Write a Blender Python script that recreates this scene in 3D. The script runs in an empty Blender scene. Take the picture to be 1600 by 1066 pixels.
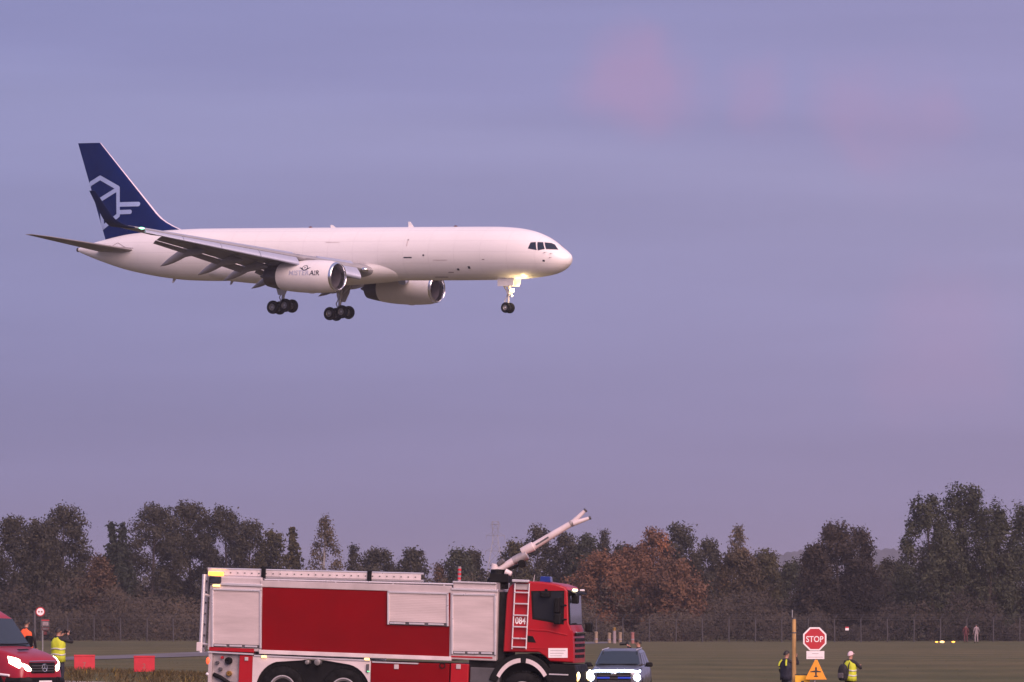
import bpy, bmesh, math, random
import numpy as np
from mathutils import Vector, Matrix, Euler

R = math.radians
PI = math.pi
rng = np.random.default_rng(7)
random.seed(7)
scene = bpy.context.scene
COL = scene.collection

# ------------------------------------------------------------------ camera
FPX, CX, CY, CAM_H = 8000.0, 800.0, 960.0, 2.6     # focal length in photo pixels, horizon row, eye height
cam_d = bpy.data.cameras.new('camera')
cam_d.sensor_fit = 'HORIZONTAL'
cam_d.sensor_width = 36.0
cam_d.lens = FPX / 1600.0 * 36.0
cam_d.shift_y = (CY - 533.0) / 1600.0
cam_d.clip_start = 1.0
cam_d.clip_end = 20000.0
cam = bpy.data.objects.new('camera', cam_d)
cam.location = (0, 0, CAM_H)
cam.rotation_euler = (R(90), 0, 0)
COL.objects.link(cam)
scene.camera = cam

# ------------------------------------------------------------------ sky
world = bpy.data.worlds.new('World')
scene.world = world
world.use_nodes = True
wn, wl = world.node_tree.nodes, world.node_tree.links
wn.clear()


def N(nodes, typ, **kw):
    n = nodes.new(typ)
    for k, v in kw.items():
        setattr(n, k, v)
    return n


def lin(r, g, b):
    f = lambda c: (c / 255) / 12.92 if c / 255 <= 0.04045 else ((c / 255 + 0.055) / 1.055) ** 2.4
    return (f(r), f(g), f(b), 1.0)


wo = N(wn, 'ShaderNodeOutputWorld')
wb = N(wn, 'ShaderNodeBackground')
wb.inputs['Strength'].default_value = 1.0
wl.new(wb.outputs[0], wo.inputs[0])
tc = N(wn, 'ShaderNodeTexCoord')
sep = N(wn, 'ShaderNodeSeparateXYZ')
wl.new(tc.outputs['Generated'], sep.inputs[0])
ramp = N(wn, 'ShaderNodeValToRGB')
els = ramp.color_ramp.elements
stops = [(0.0, (134, 127, 163)), (0.03, (140, 135, 173)), (0.06, (147, 145, 186)), (0.09, (150, 149, 191)),
         (0.125, (146, 147, 192)), (0.4, (150, 151, 196)), (1.0, (160, 162, 202))]
els[0].position, els[0].color = stops[0][0], lin(*stops[0][1])
els[1].position, els[1].color = stops[-1][0], lin(*stops[-1][1])
for p, c in stops[1:-1]:
    e = els.new(p)
    e.color = lin(*c)
wl.new(sep.outputs['Z'], ramp.inputs[0])
# thin stretched cloud bands and a few soft pink patches
mp = N(wn, 'ShaderNodeMapping')
mp.inputs['Scale'].default_value = (4, 4, 40)
mp.inputs['Rotation'].default_value = (0, R(-5.5), 0)
mp.inputs['Location'].default_value = (0.4, 0, 0.3)
wl.new(tc.outputs['Generated'], mp.inputs[0])
nz = N(wn, 'ShaderNodeTexNoise')
nz.inputs['Scale'].default_value = 1.0
nz.inputs['Detail'].default_value = 5
nz.inputs['Roughness'].default_value = 0.5
wl.new(mp.outputs[0], nz.inputs['Vector'])
mr = N(wn, 'ShaderNodeMapRange')
mr.inputs[1].default_value, mr.inputs[2].default_value = 0.3, 0.7
mr.inputs[3].default_value, mr.inputs[4].default_value = 0.91, 1.10
wl.new(nz.outputs[0], mr.inputs[0])
vm = N(wn, 'ShaderNodeVectorMath', operation='SCALE')
wl.new(ramp.outputs[0], vm.inputs[0])
wl.new(mr.outputs[0], vm.inputs['Scale'])
# pinker towards the side where the sun went down, bluer away from it
side = N(wn, 'ShaderNodeMapRange', interpolation_type='SMOOTHSTEP')
side.inputs[1].default_value, side.inputs[2].default_value = -0.22, 0.30
wl.new(sep.outputs['X'], side.inputs[0])
sidec = N(wn, 'ShaderNodeMix', data_type='RGBA')
wl.new(side.outputs[0], sidec.inputs[0])
sidec.inputs[6].default_value = (0.86, 0.90, 0.955, 1)
sidec.inputs[7].default_value = (1.17, 1.07, 1.04, 1)
vm2 = N(wn, 'ShaderNodeVectorMath', operation='MULTIPLY')
wl.new(vm.outputs[0], vm2.inputs[0])
wl.new(sidec.outputs[2], vm2.inputs[1])
# a thin sheet of high cloud whose soft edge slopes across the view
se = N(wn, 'ShaderNodeMath', operation='MULTIPLY_ADD')
wl.new(sep.outputs['X'], se.inputs[0])
se.inputs[1].default_value, se.inputs[2].default_value = -0.103, 0.096
sd_ = N(wn, 'ShaderNodeMath', operation='SUBTRACT')
wl.new(se.outputs[0], sd_.inputs[0])
wl.new(sep.outputs['Z'], sd_.inputs[1])
sn = N(wn, 'ShaderNodeMath', operation='MULTIPLY_ADD')
wl.new(nz.outputs[0], sn.inputs[0])
sn.inputs[1].default_value = 0.012
wl.new(sd_.outputs[0], sn.inputs[2])
sr = N(wn, 'ShaderNodeValToRGB')
for k_, (p_, v_) in enumerate(((0.0, 1.0), (0.10, 1.0), (0.24, 1.10), (0.45, 1.07), (1.0, 1.0))):
    e = sr.color_ramp.elements[k_] if k_ < 2 else sr.color_ramp.elements.new(p_)
    e.position = p_
    e.color = (v_ * 0.5, v_ * 0.5, (1 + (v_ - 1) * .6) * 0.5, 1)
sm = N(wn, 'ShaderNodeMapRange')
sm.inputs[1].default_value, sm.inputs[2].default_value = -0.005, 0.06
wl.new(sn.outputs[0], sm.inputs[0])
wl.new(sm.outputs[0], sr.inputs[0])
sdb = N(wn, 'ShaderNodeVectorMath', operation='SCALE')
sdb.inputs['Scale'].default_value = 2.0
wl.new(sr.outputs[0], sdb.inputs[0])
vm3 = N(wn, 'ShaderNodeVectorMath', operation='MULTIPLY')
wl.new(vm2.outputs[0], vm3.inputs[0])
wl.new(sdb.outputs[0], vm3.inputs[1])
mp2 = N(wn, 'ShaderNodeMapping')
mp2.inputs['Scale'].default_value = (26, 26, 34)
mp2.inputs['Location'].default_value = (0.35, 0.0, 0.2)
wl.new(tc.outputs['Generated'], mp2.inputs[0])
nz2 = N(wn, 'ShaderNodeTexNoise')
nz2.inputs['Scale'].default_value = 1.6
nz2.inputs['Detail'].default_value = 2
wl.new(mp2.outputs[0], nz2.inputs['Vector'])
wz = N(wn, 'ShaderNodeTexNoise')
wz.inputs['Scale'].default_value = 45.0
wz.inputs['Detail'].default_value = 3
wl.new(tc.outputs['Generated'], wz.inputs['Vector'])
wsub = N(wn, 'ShaderNodeVectorMath', operation='SUBTRACT')
wl.new(wz.outputs['Color'], wsub.inputs[0])
wsub.inputs[1].default_value = (0.5, 0.5, 0.5)
wsc = N(wn, 'ShaderNodeVectorMath', operation='SCALE')
wsc.inputs['Scale'].default_value = 0.024
wl.new(wsub.outputs[0], wsc.inputs[0])
warp = N(wn, 'ShaderNodeVectorMath', operation='ADD')
wl.new(tc.outputs['Generated'], warp.inputs[0])
wl.new(wsc.outputs[0], warp.inputs[1])
acc = None
for bx, bz, br, bw in ((0.025, 0.1015, 0.0145, 0.42), (0.046, 0.102, 0.013, 0.22), (0.074, 0.096, 0.019, 0.36), (0.085, 0.052, 0.026, 0.2)):
    d = N(wn, 'ShaderNodeVectorMath', operation='DISTANCE')
    v = Vector((bx, 1.0, bz)).normalized()
    d.inputs[1].default_value = v
    wl.new(warp.outputs[0], d.inputs[0])
    m = N(wn, 'ShaderNodeMapRange', interpolation_type='SMOOTHERSTEP')
    m.inputs[1].default_value, m.inputs[2].default_value = br, br * 0.1
    m.inputs[3].default_value, m.inputs[4].default_value = 0.0, bw
    wl.new(d.outputs['Value'], m.inputs[0])
    if acc is None:
        acc = m
    else:
        a = N(wn, 'ShaderNodeMath', operation='ADD')
        wl.new(acc.outputs[0], a.inputs[0])
        wl.new(m.outputs[0], a.inputs[1])
        acc = a
m3 = N(wn, 'ShaderNodeMapRange')
m3.inputs[1].default_value, m3.inputs[2].default_value = 0.15, 0.6
wl.new(nz2.outputs[0], m3.inputs[0])
mm = N(wn, 'ShaderNodeMath', operation='MULTIPLY')
wl.new(acc.outputs[0], mm.inputs[0])
wl.new(m3.outputs[0], mm.inputs[1])
mix = N(wn, 'ShaderNodeMix', data_type='RGBA')
wl.new(mm.outputs[0], mix.inputs[0])
wl.new(vm3.outputs[0], mix.inputs[6])
mix.inputs[7].default_value = lin(186, 146, 184)
wl.new(mix.outputs[2], wb.inputs['Color'])

# ------------------------------------------------------------------ the last light of the evening, soft
sun_d = bpy.data.lights.new('sun', 'SUN')
sun_d.energy = 5.0
sun_d.angle = R(55)
sun_d.color = (1.0, 0.675, 0.615)
sun = bpy.data.objects.new('sun', sun_d)
SUN_DIR = Vector((0.38, -0.82, 0.56)).normalized()
sun.rotation_euler = SUN_DIR.to_track_quat('Z', 'Y').to_euler()
COL.objects.link(sun)

vs = scene.view_settings
vs.view_transform = 'Standard'
vs.look = 'None'
vs.exposure = 0.0
vs.gamma = 1.0
scene.cycles.use_denoising = True
scene.cycles.volume_bounces = 1
scene.cycles.max_bounces = 8

# ================================================================== materials
MATS = {}


def mat(name, col, rough=0.5, metal=0.0, var=0.08, scale=3.0, bump=0.0, bscale=None, coat=0.0, stretch=(1, 1, 1),
        col2=None, spec=0.5):
    """principled surface with procedural dirt and colour variation"""
    m = bpy.data.materials.new(name)
    m.use_nodes = True
    n, l = m.node_tree.nodes, m.node_tree.links
    b = n['Principled BSDF']
    b.inputs['Roughness'].default_value = rough
    b.inputs['Metallic'].default_value = metal
    b.inputs['Coat Weight'].default_value = coat
    b.inputs['Specular IOR Level'].default_value = spec
    t = N(n, 'ShaderNodeTexCoord')
    mpn = N(n, 'ShaderNodeMapping')
    mpn.inputs['Scale'].default_value = stretch
    l.new(t.outputs['Object'], mpn.inputs[0])
    z = N(n, 'ShaderNodeTexNoise')
    z.inputs['Scale'].default_value = scale
    z.inputs['Detail'].default_value = 6
    z.inputs['Roughness'].default_value = 0.6
    l.new(mpn.outputs[0], z.inputs['Vector'])
    r = N(n, 'ShaderNodeValToRGB')
    c2 = col2 or tuple(c * (1 - 2.2 * var) for c in col)
    c1 = tuple(min(1, c * (1 + var)) for c in col)
    r.color_ramp.elements[0].position, r.color_ramp.elements[0].color = 0.3, (*c2, 1)
    r.color_ramp.elements[1].position, r.color_ramp.elements[1].color = 0.65, (*c1, 1)
    l.new(z.outputs[0], r.inputs[0])
    l.new(r.outputs[0], b.inputs['Base Color'])
    q = N(n, 'ShaderNodeMapRange')
    q.inputs[1].default_value, q.inputs[2].default_value = 0.3, 0.7
    q.inputs[3].default_value, q.inputs[4].default_value = min(1, rough * 1.25), rough * 0.8
    l.new(z.outputs[0], q.inputs[0])
    l.new(q.outputs[0], b.inputs['Roughness'])
    if bump:
        z2 = N(n, 'ShaderNodeTexNoise')
        z2.inputs['Scale'].default_value = bscale or scale * 4
        z2.inputs['Detail'].default_value = 4
        l.new(mpn.outputs[0], z2.inputs['Vector'])
        bp = N(n, 'ShaderNodeBump')
        bp.inputs['Strength'].default_value = bump
        bp.inputs['Distance'].default_value = 0.05
        l.new(z2.outputs[0], bp.inputs['Height'])
        l.new(bp.outputs[0], b.inputs['Normal'])
    MATS[name] = m
    return m


def panel_joints(name, spacing, width, k):
    """thin darker joints between skin panels along and round a hull"""
    m = MATS[name]
    n, l = m.node_tree.nodes, m.node_tree.links
    b = n['Principled BSDF']
    src = b.inputs['Base Color'].links[0].from_socket
    t = N(n, 'ShaderNodeTexCoord')
    sp = N(n, 'ShaderNodeSeparateXYZ')
    l.new(t.outputs['Object'], sp.inputs[0])
    fac = None
    for ax, per in (('X', spacing), ('Z', 0.83)):
        a = N(n, 'ShaderNodeMath', operation='DIVIDE')
        a.inputs[1].default_value = per
        l.new(sp.outputs[ax], a.inputs[0])
        f = N(n, 'ShaderNodeMath', operation='FRACT')
        l.new(a.outputs[0], f.inputs[0])
        c = N(n, 'ShaderNodeMath', operation='LESS_THAN')
        c.inputs[1].default_value = width / per
        l.new(f.outputs[0], c.inputs[0])
        if fac is None:
            fac = c
        else:
            d = N(n, 'ShaderNodeMath', operation='MAXIMUM')
            l.new(fac.outputs[0], d.inputs[0])
            l.new(c.outputs[0], d.inputs[1])
            fac = d
    s_ = N(n, 'ShaderNodeMath', operation='MULTIPLY')
    s_.inputs[1].default_value = k
    l.new(fac.outputs[0], s_.inputs[0])
    mx = N(n, 'ShaderNodeMix', data_type='RGBA')
    l.new(s_.outputs[0], mx.inputs[0])
    l.new(src, mx.inputs[6])
    mx.inputs[7].default_value = (0.30, 0.27, 0.27, 1)
    l.new(mx.outputs[2], b.inputs['Base Color'])


def emit(name, col, strength):
    m = bpy.data.materials.new(name)
    m.use_nodes = True
    b = m.node_tree.nodes['Principled BSDF']
    b.inputs['Base Color'].default_value = (*col, 1)
    b.inputs['Emission Color'].default_value = (*col, 1)
    b.inputs['Emission Strength'].default_value = strength
    MATS[name] = m
    return m


def leafmat(name, dark, light, accent=None):
    m = bpy.data.materials.new(name)
    m.use_nodes = True
    n, l = m.node_tree.nodes, m.node_tree.links
    b = n['Principled BSDF']
    b.inputs['Roughness'].default_value = 0.75
    b.inputs['Specular IOR Level'].default_value = 0.25
    a = N(n, 'ShaderNodeAttribute', attribute_name='tint')
    r = N(n, 'ShaderNodeValToRGB')
    r.color_ramp.elements[0].position, r.color_ramp.elements[0].color = 0.0, (*dark, 1)
    r.color_ramp.elements[1].position, r.color_ramp.elements[1].color = 0.8 if accent else 1.0, (*light, 1)
    if accent:
        e = r.color_ramp.elements.new(1.0)
        e.color = (*accent, 1)
    l.new(a.outputs['Fac'], r.inputs[0])
    l.new(r.outputs[0], b.inputs['Base Color'])
    MATS[name] = m
    return m


mat('hull_white', (0.84, 0.80, 0.79), 0.38, var=0.025, scale=0.6, stretch=(0.25, 1, 1), coat=0.25)
panel_joints('hull_white', 2.35, 0.04, 0.17)
mat('nacelle_white', (0.78, 0.74, 0.74), 0.4, var=0.03, scale=1.0, coat=0.2)
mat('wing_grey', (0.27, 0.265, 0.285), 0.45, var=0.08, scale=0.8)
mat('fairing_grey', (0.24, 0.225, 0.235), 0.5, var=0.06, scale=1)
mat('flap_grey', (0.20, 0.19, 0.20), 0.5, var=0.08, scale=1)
mat('bare_metal', (0.80, 0.80, 0.84), 0.22, metal=1.0, var=0.05, scale=2)
mat('slat_metal', (0.36, 0.39, 0.50), 0.42, metal=0.35, var=0.05, scale=2)
mat('fin_blue', (0.001, 0.013, 0.095), 0.5, var=0.08, scale=0.5, spec=0.05)
mat('winglet_blue', (0.002, 0.009, 0.055), 0.45, var=0.08, scale=1, spec=0.06)
mat('logo_blue', (0.34, 0.44, 0.70), 0.5, var=0.04, scale=1)
mat('fin_edge', (0.80, 0.70, 0.76), 0.35, metal=0.2, var=0.04, scale=2)
mat('letter_dark', (0.012, 0.014, 0.03), 0.5, var=0.05)
mat('letter_pale', (0.42, 0.43, 0.56), 0.5, var=0.03)
mat('exhaust_metal', (0.085, 0.075, 0.075), 0.38, metal=0.7, var=0.2, scale=2)
mat('duct_dark', (0.10, 0.09, 0.11), 0.5, metal=0.2, var=0.1)
mat('fan_dark', (0.07, 0.065, 0.08), 0.35, metal=0.8, var=0.1)
mat('seam', (0.28, 0.22, 0.22), 0.6, var=0.05)
mat('seam_soft', (0.58, 0.50, 0.50), 0.6, var=0.05)
mat('strut_metal', (0.46, 0.44, 0.45), 0.38, metal=0.5, var=0.12, scale=4)
mat('gear_white', (0.55, 0.52, 0.52), 0.45, var=0.06, scale=3)
mat('gear_door_dark', (0.17, 0.16, 0.165), 0.5, var=0.1, scale=2)
mat('tyre', (0.008, 0.008, 0.009), 0.85, var=0.25, scale=6, bump=0.2, spec=0.15)
mat('hub', (0.22, 0.21, 0.21), 0.45, metal=0.4, var=0.15, scale=6)
mat('cockpit_glass', (0.012, 0.016, 0.024), 0.06, var=0.02, coat=0.5, spec=0.7)
mat('window_trim', (0.40, 0.36, 0.37), 0.5, var=0.05)

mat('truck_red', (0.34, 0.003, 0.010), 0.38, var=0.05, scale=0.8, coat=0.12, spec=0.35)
mat('truck_red_shade', (0.175, 0.001, 0.004), 0.5, var=0.06, scale=0.7, coat=0.0, spec=0.08)  # the engine's red again, with the flank's shade put into the colour
mat('truck_silver', (0.46, 0.40, 0.41), 0.48, metal=0.08, var=0.10, scale=1.2)
mat('truck_white', (0.62, 0.54, 0.55), 0.48, var=0.09, scale=1.5)
mat('rail_alu', (0.72, 0.68, 0.70), 0.32, metal=0.6, var=0.06, scale=4)
mat('black_plastic', (0.006, 0.006, 0.007), 0.6, var=0.15, scale=4, spec=0.15)
mat('chassis_dark', (0.012, 0.011, 0.013), 0.75, var=0.25, scale=3, spec=0.15)
mat('grey_box', (0.075, 0.072, 0.082), 0.55, var=0.15, scale=2)
mat('pump_grey', (0.40, 0.36, 0.37), 0.45, metal=0.3, var=0.2, scale=3)
mat('brass', (0.42, 0.25, 0.07), 0.35, metal=0.8, var=0.15)
mat('vehicle_glass', (0.014, 0.015, 0.018), 0.08, var=0.02, spec=0.4, coat=0.0)
mat('windshield_glass', (0.015, 0.024, 0.030), 0.05, var=0.02, spec=0.7, coat=0.3)
mat('beacon_blue', (0.012, 0.03, 0.20), 0.15, var=0.05, coat=0.5)
mat('sign_white', (0.78, 0.74, 0.76), 0.5, var=0.04)
mat('sign_red', (0.42, 0.008, 0.022), 0.45, var=0.05)
mat('sign_orange', (0.78, 0.31, 0.015), 0.5, var=0.06)
mat('sign_yellow', (0.78, 0.42, 0.015), 0.5, var=0.06)
mat('sign_print', (0.02, 0.02, 0.022), 0.6, var=0.05)
mat('sign_print_soft', (0.36, 0.33, 0.35), 0.6, var=0.05)
mat('post_yellow', (0.48, 0.29, 0.11), 0.65, var=0.16, scale=5, stretch=(3, 3, .6), bump=0.2)
mat('galvanised', (0.30, 0.30, 0.31), 0.45, metal=0.5, var=0.12, scale=5)
mat('fence_grey', (0.05, 0.047, 0.052), 0.6, var=0.1, scale=4)
mat('marker_red', (0.50, 0.018, 0.035), 0.5, var=0.08, scale=3)
mat('marker_pale', (0.26, 0.19, 0.13), 0.7, var=0.1)
mat('marker_print', (0.28, 0.11, 0.10), 0.6, var=0.05)
mat('car_silver', (0.13, 0.135, 0.16), 0.3, metal=0.6, var=0.05, scale=2, coat=0.6)
mat('van_red', (0.28, 0.006, 0.018), 0.32, var=0.07, scale=1, coat=0.3)
mat('emblem', (0.7, 0.7, 0.72), 0.2, metal=0.9, var=0.03)
mat('chrome', (0.75, 0.74, 0.76), 0.15, metal=1.0, var=0.03)
mat('lattice', (0.20, 0.20, 0.22), 0.5, metal=0.4, var=0.1)
mat('bark', (0.075, 0.058, 0.048), 0.9, var=0.3, scale=4, stretch=(3, 3, 0.5), bump=0.4)
mat('bark_birch', (0.30, 0.28, 0.27), 0.85, var=0.3, scale=3, stretch=(1, 1, 3))
mat('skin', (0.42, 0.22, 0.16), 0.55, var=0.05, scale=8)
mat('hair_dark', (0.018, 0.014, 0.012), 0.6, var=0.2, scale=20)
mat('cap_pale', (0.66, 0.50, 0.53), 0.8, var=0.05, scale=8)
mat('vest_yellow', (0.55, 0.62, 0.035), 0.7, var=0.08, scale=5)
mat('vest_orange', (0.75, 0.11, 0.03), 0.7, var=0.08, scale=5)
mat('reflective', (0.55, 0.55, 0.50), 0.35, var=0.05, scale=5)
mat('cloth_black', (0.014, 0.013, 0.017), 0.85, var=0.2, scale=8)
mat('cloth_navy', (0.016, 0.018, 0.035), 0.85, var=0.2, scale=8)
mat('cloth_grey', (0.10, 0.09, 0.10), 0.85, var=0.2, scale=8)
mat('cloth_pale', (0.26, 0.21, 0.23), 0.85, var=0.1, scale=8)
mat('cloth_maroon', (0.10, 0.025, 0.03), 0.85, var=0.1, scale=8)
mat('shoe', (0.02, 0.018, 0.018), 0.7, var=0.2)
mat('camera_black', (0.012, 0.012, 0.013), 0.4, var=0.1)
mat('road_grey', (0.125, 0.112, 0.118), 0.9, var=0.12, scale=0.4, stretch=(1, .3, 1))
mat('tarmac', (0.055, 0.053, 0.056), 0.9, var=0.15, scale=0.8)
mat('line_white', (0.42, 0.39, 0.39), 0.8, var=0.1)
mat('hill_wood', (0.016, 0.018, 0.024), 0.95, var=0.25, scale=0.02)
emit('lamp_warm', (1.0, 0.80, 0.46), 14.0)
emit('lamp_landing', (1.0, 0.86, 0.58), 16.0)
emit('lamp_amber', (1.0, 0.42, 0.05), 3.2)
emit('lamp_marker', (1.0, 0.62, 0.20), 3.0)
emit('lamp_red', (1.0, 0.09, 0.03), 1.6)
emit('lamp_head', (1.0, 0.88, 0.66), 8.0)
emit('lamp_led', (0.74, 0.86, 1.0), 16.0)
emit('lamp_blue', (0.003, 0.03, 0.35), 0.5)
emit('lamp_green', (0.25, 1.0, 0.6), 5.0)
emit('lamp_green_dim', (0.2, 0.9, 0.4), 0.5)
leafmat('leaf_dark', (0.026, 0.025, 0.017), (0.056, 0.050, 0.031))
leafmat('leaf_conifer', (0.012, 0.018, 0.014), (0.034, 0.040, 0.028))
leafmat('leaf_olive', (0.026, 0.026, 0.013), (0.072, 0.062, 0.028), (0.12, 0.085, 0.03))
leafmat('leaf_brown', (0.052, 0.034, 0.022), (0.105, 0.064, 0.036), (0.15, 0.08, 0.04))
leafmat('leaf_orange', (0.082, 0.044, 0.026), (0.165, 0.078, 0.040), (0.27, 0.11, 0.048))
leafmat('leaf_birch', (0.055, 0.046, 0.030), (0.115, 0.088, 0.052), (0.16, 0.11, 0.06))
leafmat('leaf_green', (0.024, 0.029, 0.017), (0.054, 0.056, 0.032))
leafmat('grass_blade', (0.080, 0.078, 0.032), (0.120, 0.104, 0.048), (0.16, 0.13, 0.06))
leafmat('weed_leaf', (0.040, 0.034, 0.014), (0.105, 0.075, 0.032), (0.24, 0.17, 0.03))

# ================================================================== mesh helpers


def V(*a):
    return np.array(a, float)


class MB:
    """collects shapes; build() links them as one mesh object"""

    def __init__(self):
        self.v, self.f = [], []

    def add(self, vs_, fs_):
        o = len(self.v)
        self.v += [tuple(map(float, p)) for p in vs_]
        self.f += [tuple(i + o for i in f) for f in fs_]
        return self

    def box(self, c, s, rot=None):
        x, y, z = (d / 2 for d in s)
        p = [Vector((sx * x, sy * y, sz * z)) for sx in (-1, 1) for sy in (-1, 1) for sz in (-1, 1)]
        if rot is not None:
            q = Euler(rot).to_matrix()
            p = [q @ a for a in p]
        p = [a + Vector(c) for a in p]
        return self.add(p, [(0, 1, 3, 2), (4, 6, 7, 5), (0, 4, 5, 1), (2, 3, 7, 6), (0, 2, 6, 4), (1, 5, 7, 3)])

    def bb(self, x0, x1, y0, y1, z0, z1):
        return self.box(((x0 + x1) / 2, (y0 + y1) / 2, (z0 + z1) / 2), (abs(x1 - x0), abs(y1 - y0), abs(z1 - z0)))

    def prism(self, poly, y0, y1):
        """polygon given in x,z, extruded along y"""
        n = len(poly)
        p = [(a, y0, b) for a, b in poly] + [(a, y1, b) for a, b in poly]
        f = [tuple(range(n)), tuple(range(2 * n - 1, n - 1, -1))]
        f += [(i, (i + 1) % n, n + (i + 1) % n, n + i) for i in range(n)]
        return self.add(p, f)

    def loft(self, rings, cap=True, closed=True):
        n = len(rings[0])
        p = [q for r in rings for q in r]
        f = []
        for k in range(len(rings) - 1):
            for i in range(n if closed else n - 1):
                j = (i + 1) % n
                f.append((k * n + i, k * n + j, (k + 1) * n + j, (k + 1) * n + i))
        if cap and closed:
            f.append(tuple(range(n)))
            f.append(tuple(range((len(rings) - 1) * n, len(rings) * n)))
        return self.add(p, f)

    def lathe(self, prof, origin, axis, n=24, cap=False):
        """profile of (distance along axis, radius)"""
        ax = Vector(axis).normalized()
        u = ax.orthogonal().normalized()
        w = ax.cross(u)
        o = Vector(origin)
        rings = []
        for a, r in prof:
            rings.append([tuple(o + ax * a + (u * math.cos(2 * PI * i / n) + w * math.sin(2 * PI * i / n)) * max(r, 1e-4))
                          for i in range(n)])
        return self.loft(rings, cap=cap)

    def cyl(self, p0, p1, r0, r1=None, n=10):
        p0, p1 = Vector(p0), Vector(p1)
        d = p1 - p0
        return self.lathe([(0, r0), (d.length, r0 if r1 is None else r1)], p0, d, n, cap=True)

    def tube(self, pts, r, n=8):
        if not isinstance(r, (list, tuple)):
            r = [r] * len(pts)
        P = [Vector(p) for p in pts]
        rings = []
        u = None
        for i, p in enumerate(P):
            t = (P[min(i + 1, len(P) - 1)] - P[max(i - 1, 0)]).normalized()
            u = t.orthogonal().normalized() if u is None else (u - t * u.dot(t)).normalized()
            w = t.cross(u)
            rings.append([tuple(p + (u * math.cos(2 * PI * k / n) + w * math.sin(2 * PI * k / n)) * r[i]) for k in range(n)])
        return self.loft(rings)

    def sphere(self, c, r, n=12, m=8):
        if not isinstance(r, (list, tuple)):
            r = (r, r, r)
        rings = []
        for j in range(m + 1):
            a = PI * j / m
            s_, c_ = max(math.sin(a), 1e-3), math.cos(a)
            rings.append([(c[0] + r[0] * s_ * math.cos(2 * PI * i / n), c[1] + r[1] * s_ * math.sin(2 * PI * i / n),
                           c[2] + r[2] * c_) for i in range(n)])
        return self.loft(rings)

    def mesh(self, name, smooth=None, recalc=True):
        m = bpy.data.meshes.new(name)
        m.from_pydata(self.v, [], self.f)
        if recalc:
            b = bmesh.new()
            b.from_mesh(m)
            bmesh.ops.recalc_face_normals(b, faces=b.faces)
            b.to_mesh(m)
            b.free()
        if smooth is not None:
            m.polygons.foreach_set('use_smooth', [True] * len(m.polygons))
            if smooth < 179:
                m.set_sharp_from_angle(angle=R(smooth))
        return m

    def build(self, name, material, parent=None, smooth=None, bevel=0.0, recalc=True):
        o = bpy.data.objects.new(name, self.mesh(name, smooth, recalc))
        o.data.materials.append(MATS[material] if isinstance(material, str) else material)
        COL.objects.link(o)
        o.parent = parent
        if bevel:
            md = o.modifiers.new('bevel', 'BEVEL')
            md.width = bevel
            md.segments = 2
            md.limit_method = 'ANGLE'
            md.angle_limit = R(40)
        return o


def tag(o, label=None, cat=None, group=None, kind=None):
    if label:
        o['label'] = label
    if cat:
        o['category'] = cat
    if group:
        o['group'] = group
    if kind:
        o['kind'] = kind
    return o


def empty(name, loc, rot=None, label=None, cat=None, group=None):
    o = bpy.data.objects.new(name, None)
    COL.objects.link(o)
    o.location = loc
    if rot is not None:
        o.rotation_euler = rot
    return tag(o, label, cat, group)


def text_mesh(txt, size, bold=0.0, spacing=1.0):
    """outline lettering as a flat mesh in x,y; returns verts, faces, width"""
    c = bpy.data.curves.new('lettering', 'FONT')
    c.body = txt
    c.size = size
    c.offset = bold
    c.space_character = spacing
    c.resolution_u = 4
    o = bpy.data.objects.new('lettering', c)
    COL.objects.link(o)
    dg = bpy.context.evaluated_depsgraph_get()
    me = bpy.data.meshes.new_from_object(o.evaluated_get(dg))
    vs_ = [tuple(v.co) for v in me.vertices]
    fs_ = [tuple(p.vertices) for p in me.polygons]
    bpy.data.objects.remove(o)
    bpy.data.curves.remove(c)
    bpy.data.meshes.remove(me)
    xs = [p[0] for p in vs_]
    return vs_, fs_, min(xs), max(xs)


def smooth01(t):
    t = np.clip(t, 0, 1)
    return t * t * (3 - 2 * t)


def hermite(xs, ys, x):
    xs, ys = np.array(xs, float), np.array(ys, float)
    d = np.diff(ys) / np.diff(xs)
    m = np.zeros_like(ys)
    m[0], m[-1] = d[0], d[-1]
    for i in range(1, len(xs) - 1):
        m[i] = 0 if d[i - 1] * d[i] <= 0 else 2 * d[i - 1] * d[i] / (d[i - 1] + d[i])
    x = np.clip(np.asarray(x, float), xs[0], xs[-1])
    k = np.clip(np.searchsorted(xs, x) - 1, 0, len(xs) - 2)
    h = xs[k + 1] - xs[k]
    t = (x - xs[k]) / h
    return ((1 + 2 * t) * (1 - t) ** 2 * ys[k] + t * (1 - t) ** 2 * h * m[k] + t * t * (3 - 2 * t) * ys[k + 1]
            + t * t * (t - 1) * h * m[k + 1])


def at(px, py, Y):
    """world point at depth Y that the photo shows at that pixel"""
    return Vector(((px - CX) / FPX * Y, Y, CAM_H + (CY - py) / FPX * Y))


# ================================================================== ground


def gz(X, Y):
    X, Y = np.asarray(X, float), np.asarray(Y, float)
    tilt = np.clip(-0.033 * (X + 3.5), -0.75, 0.55)
    near = 1 - smooth01((Y - 185) / 110)
    berm = 0.36 * np.exp(-((Y - 168) / 11) ** 2) * smooth01((-X - 6.0) / 2.5) * smooth01((X + 22) / 6)
    und = 0.05 * np.sin(X * 0.11 + 1.3) * np.sin(Y * 0.045) + 0.04 * np.sin(X * 0.05 + Y * 0.021)
    far = smooth01((Y - 180) / 60) * (1 - smooth01((Y - 700) / 300))
    return tilt * near + berm + und * far


def gzf(X, Y):
    return float(gz(X, Y))


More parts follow.
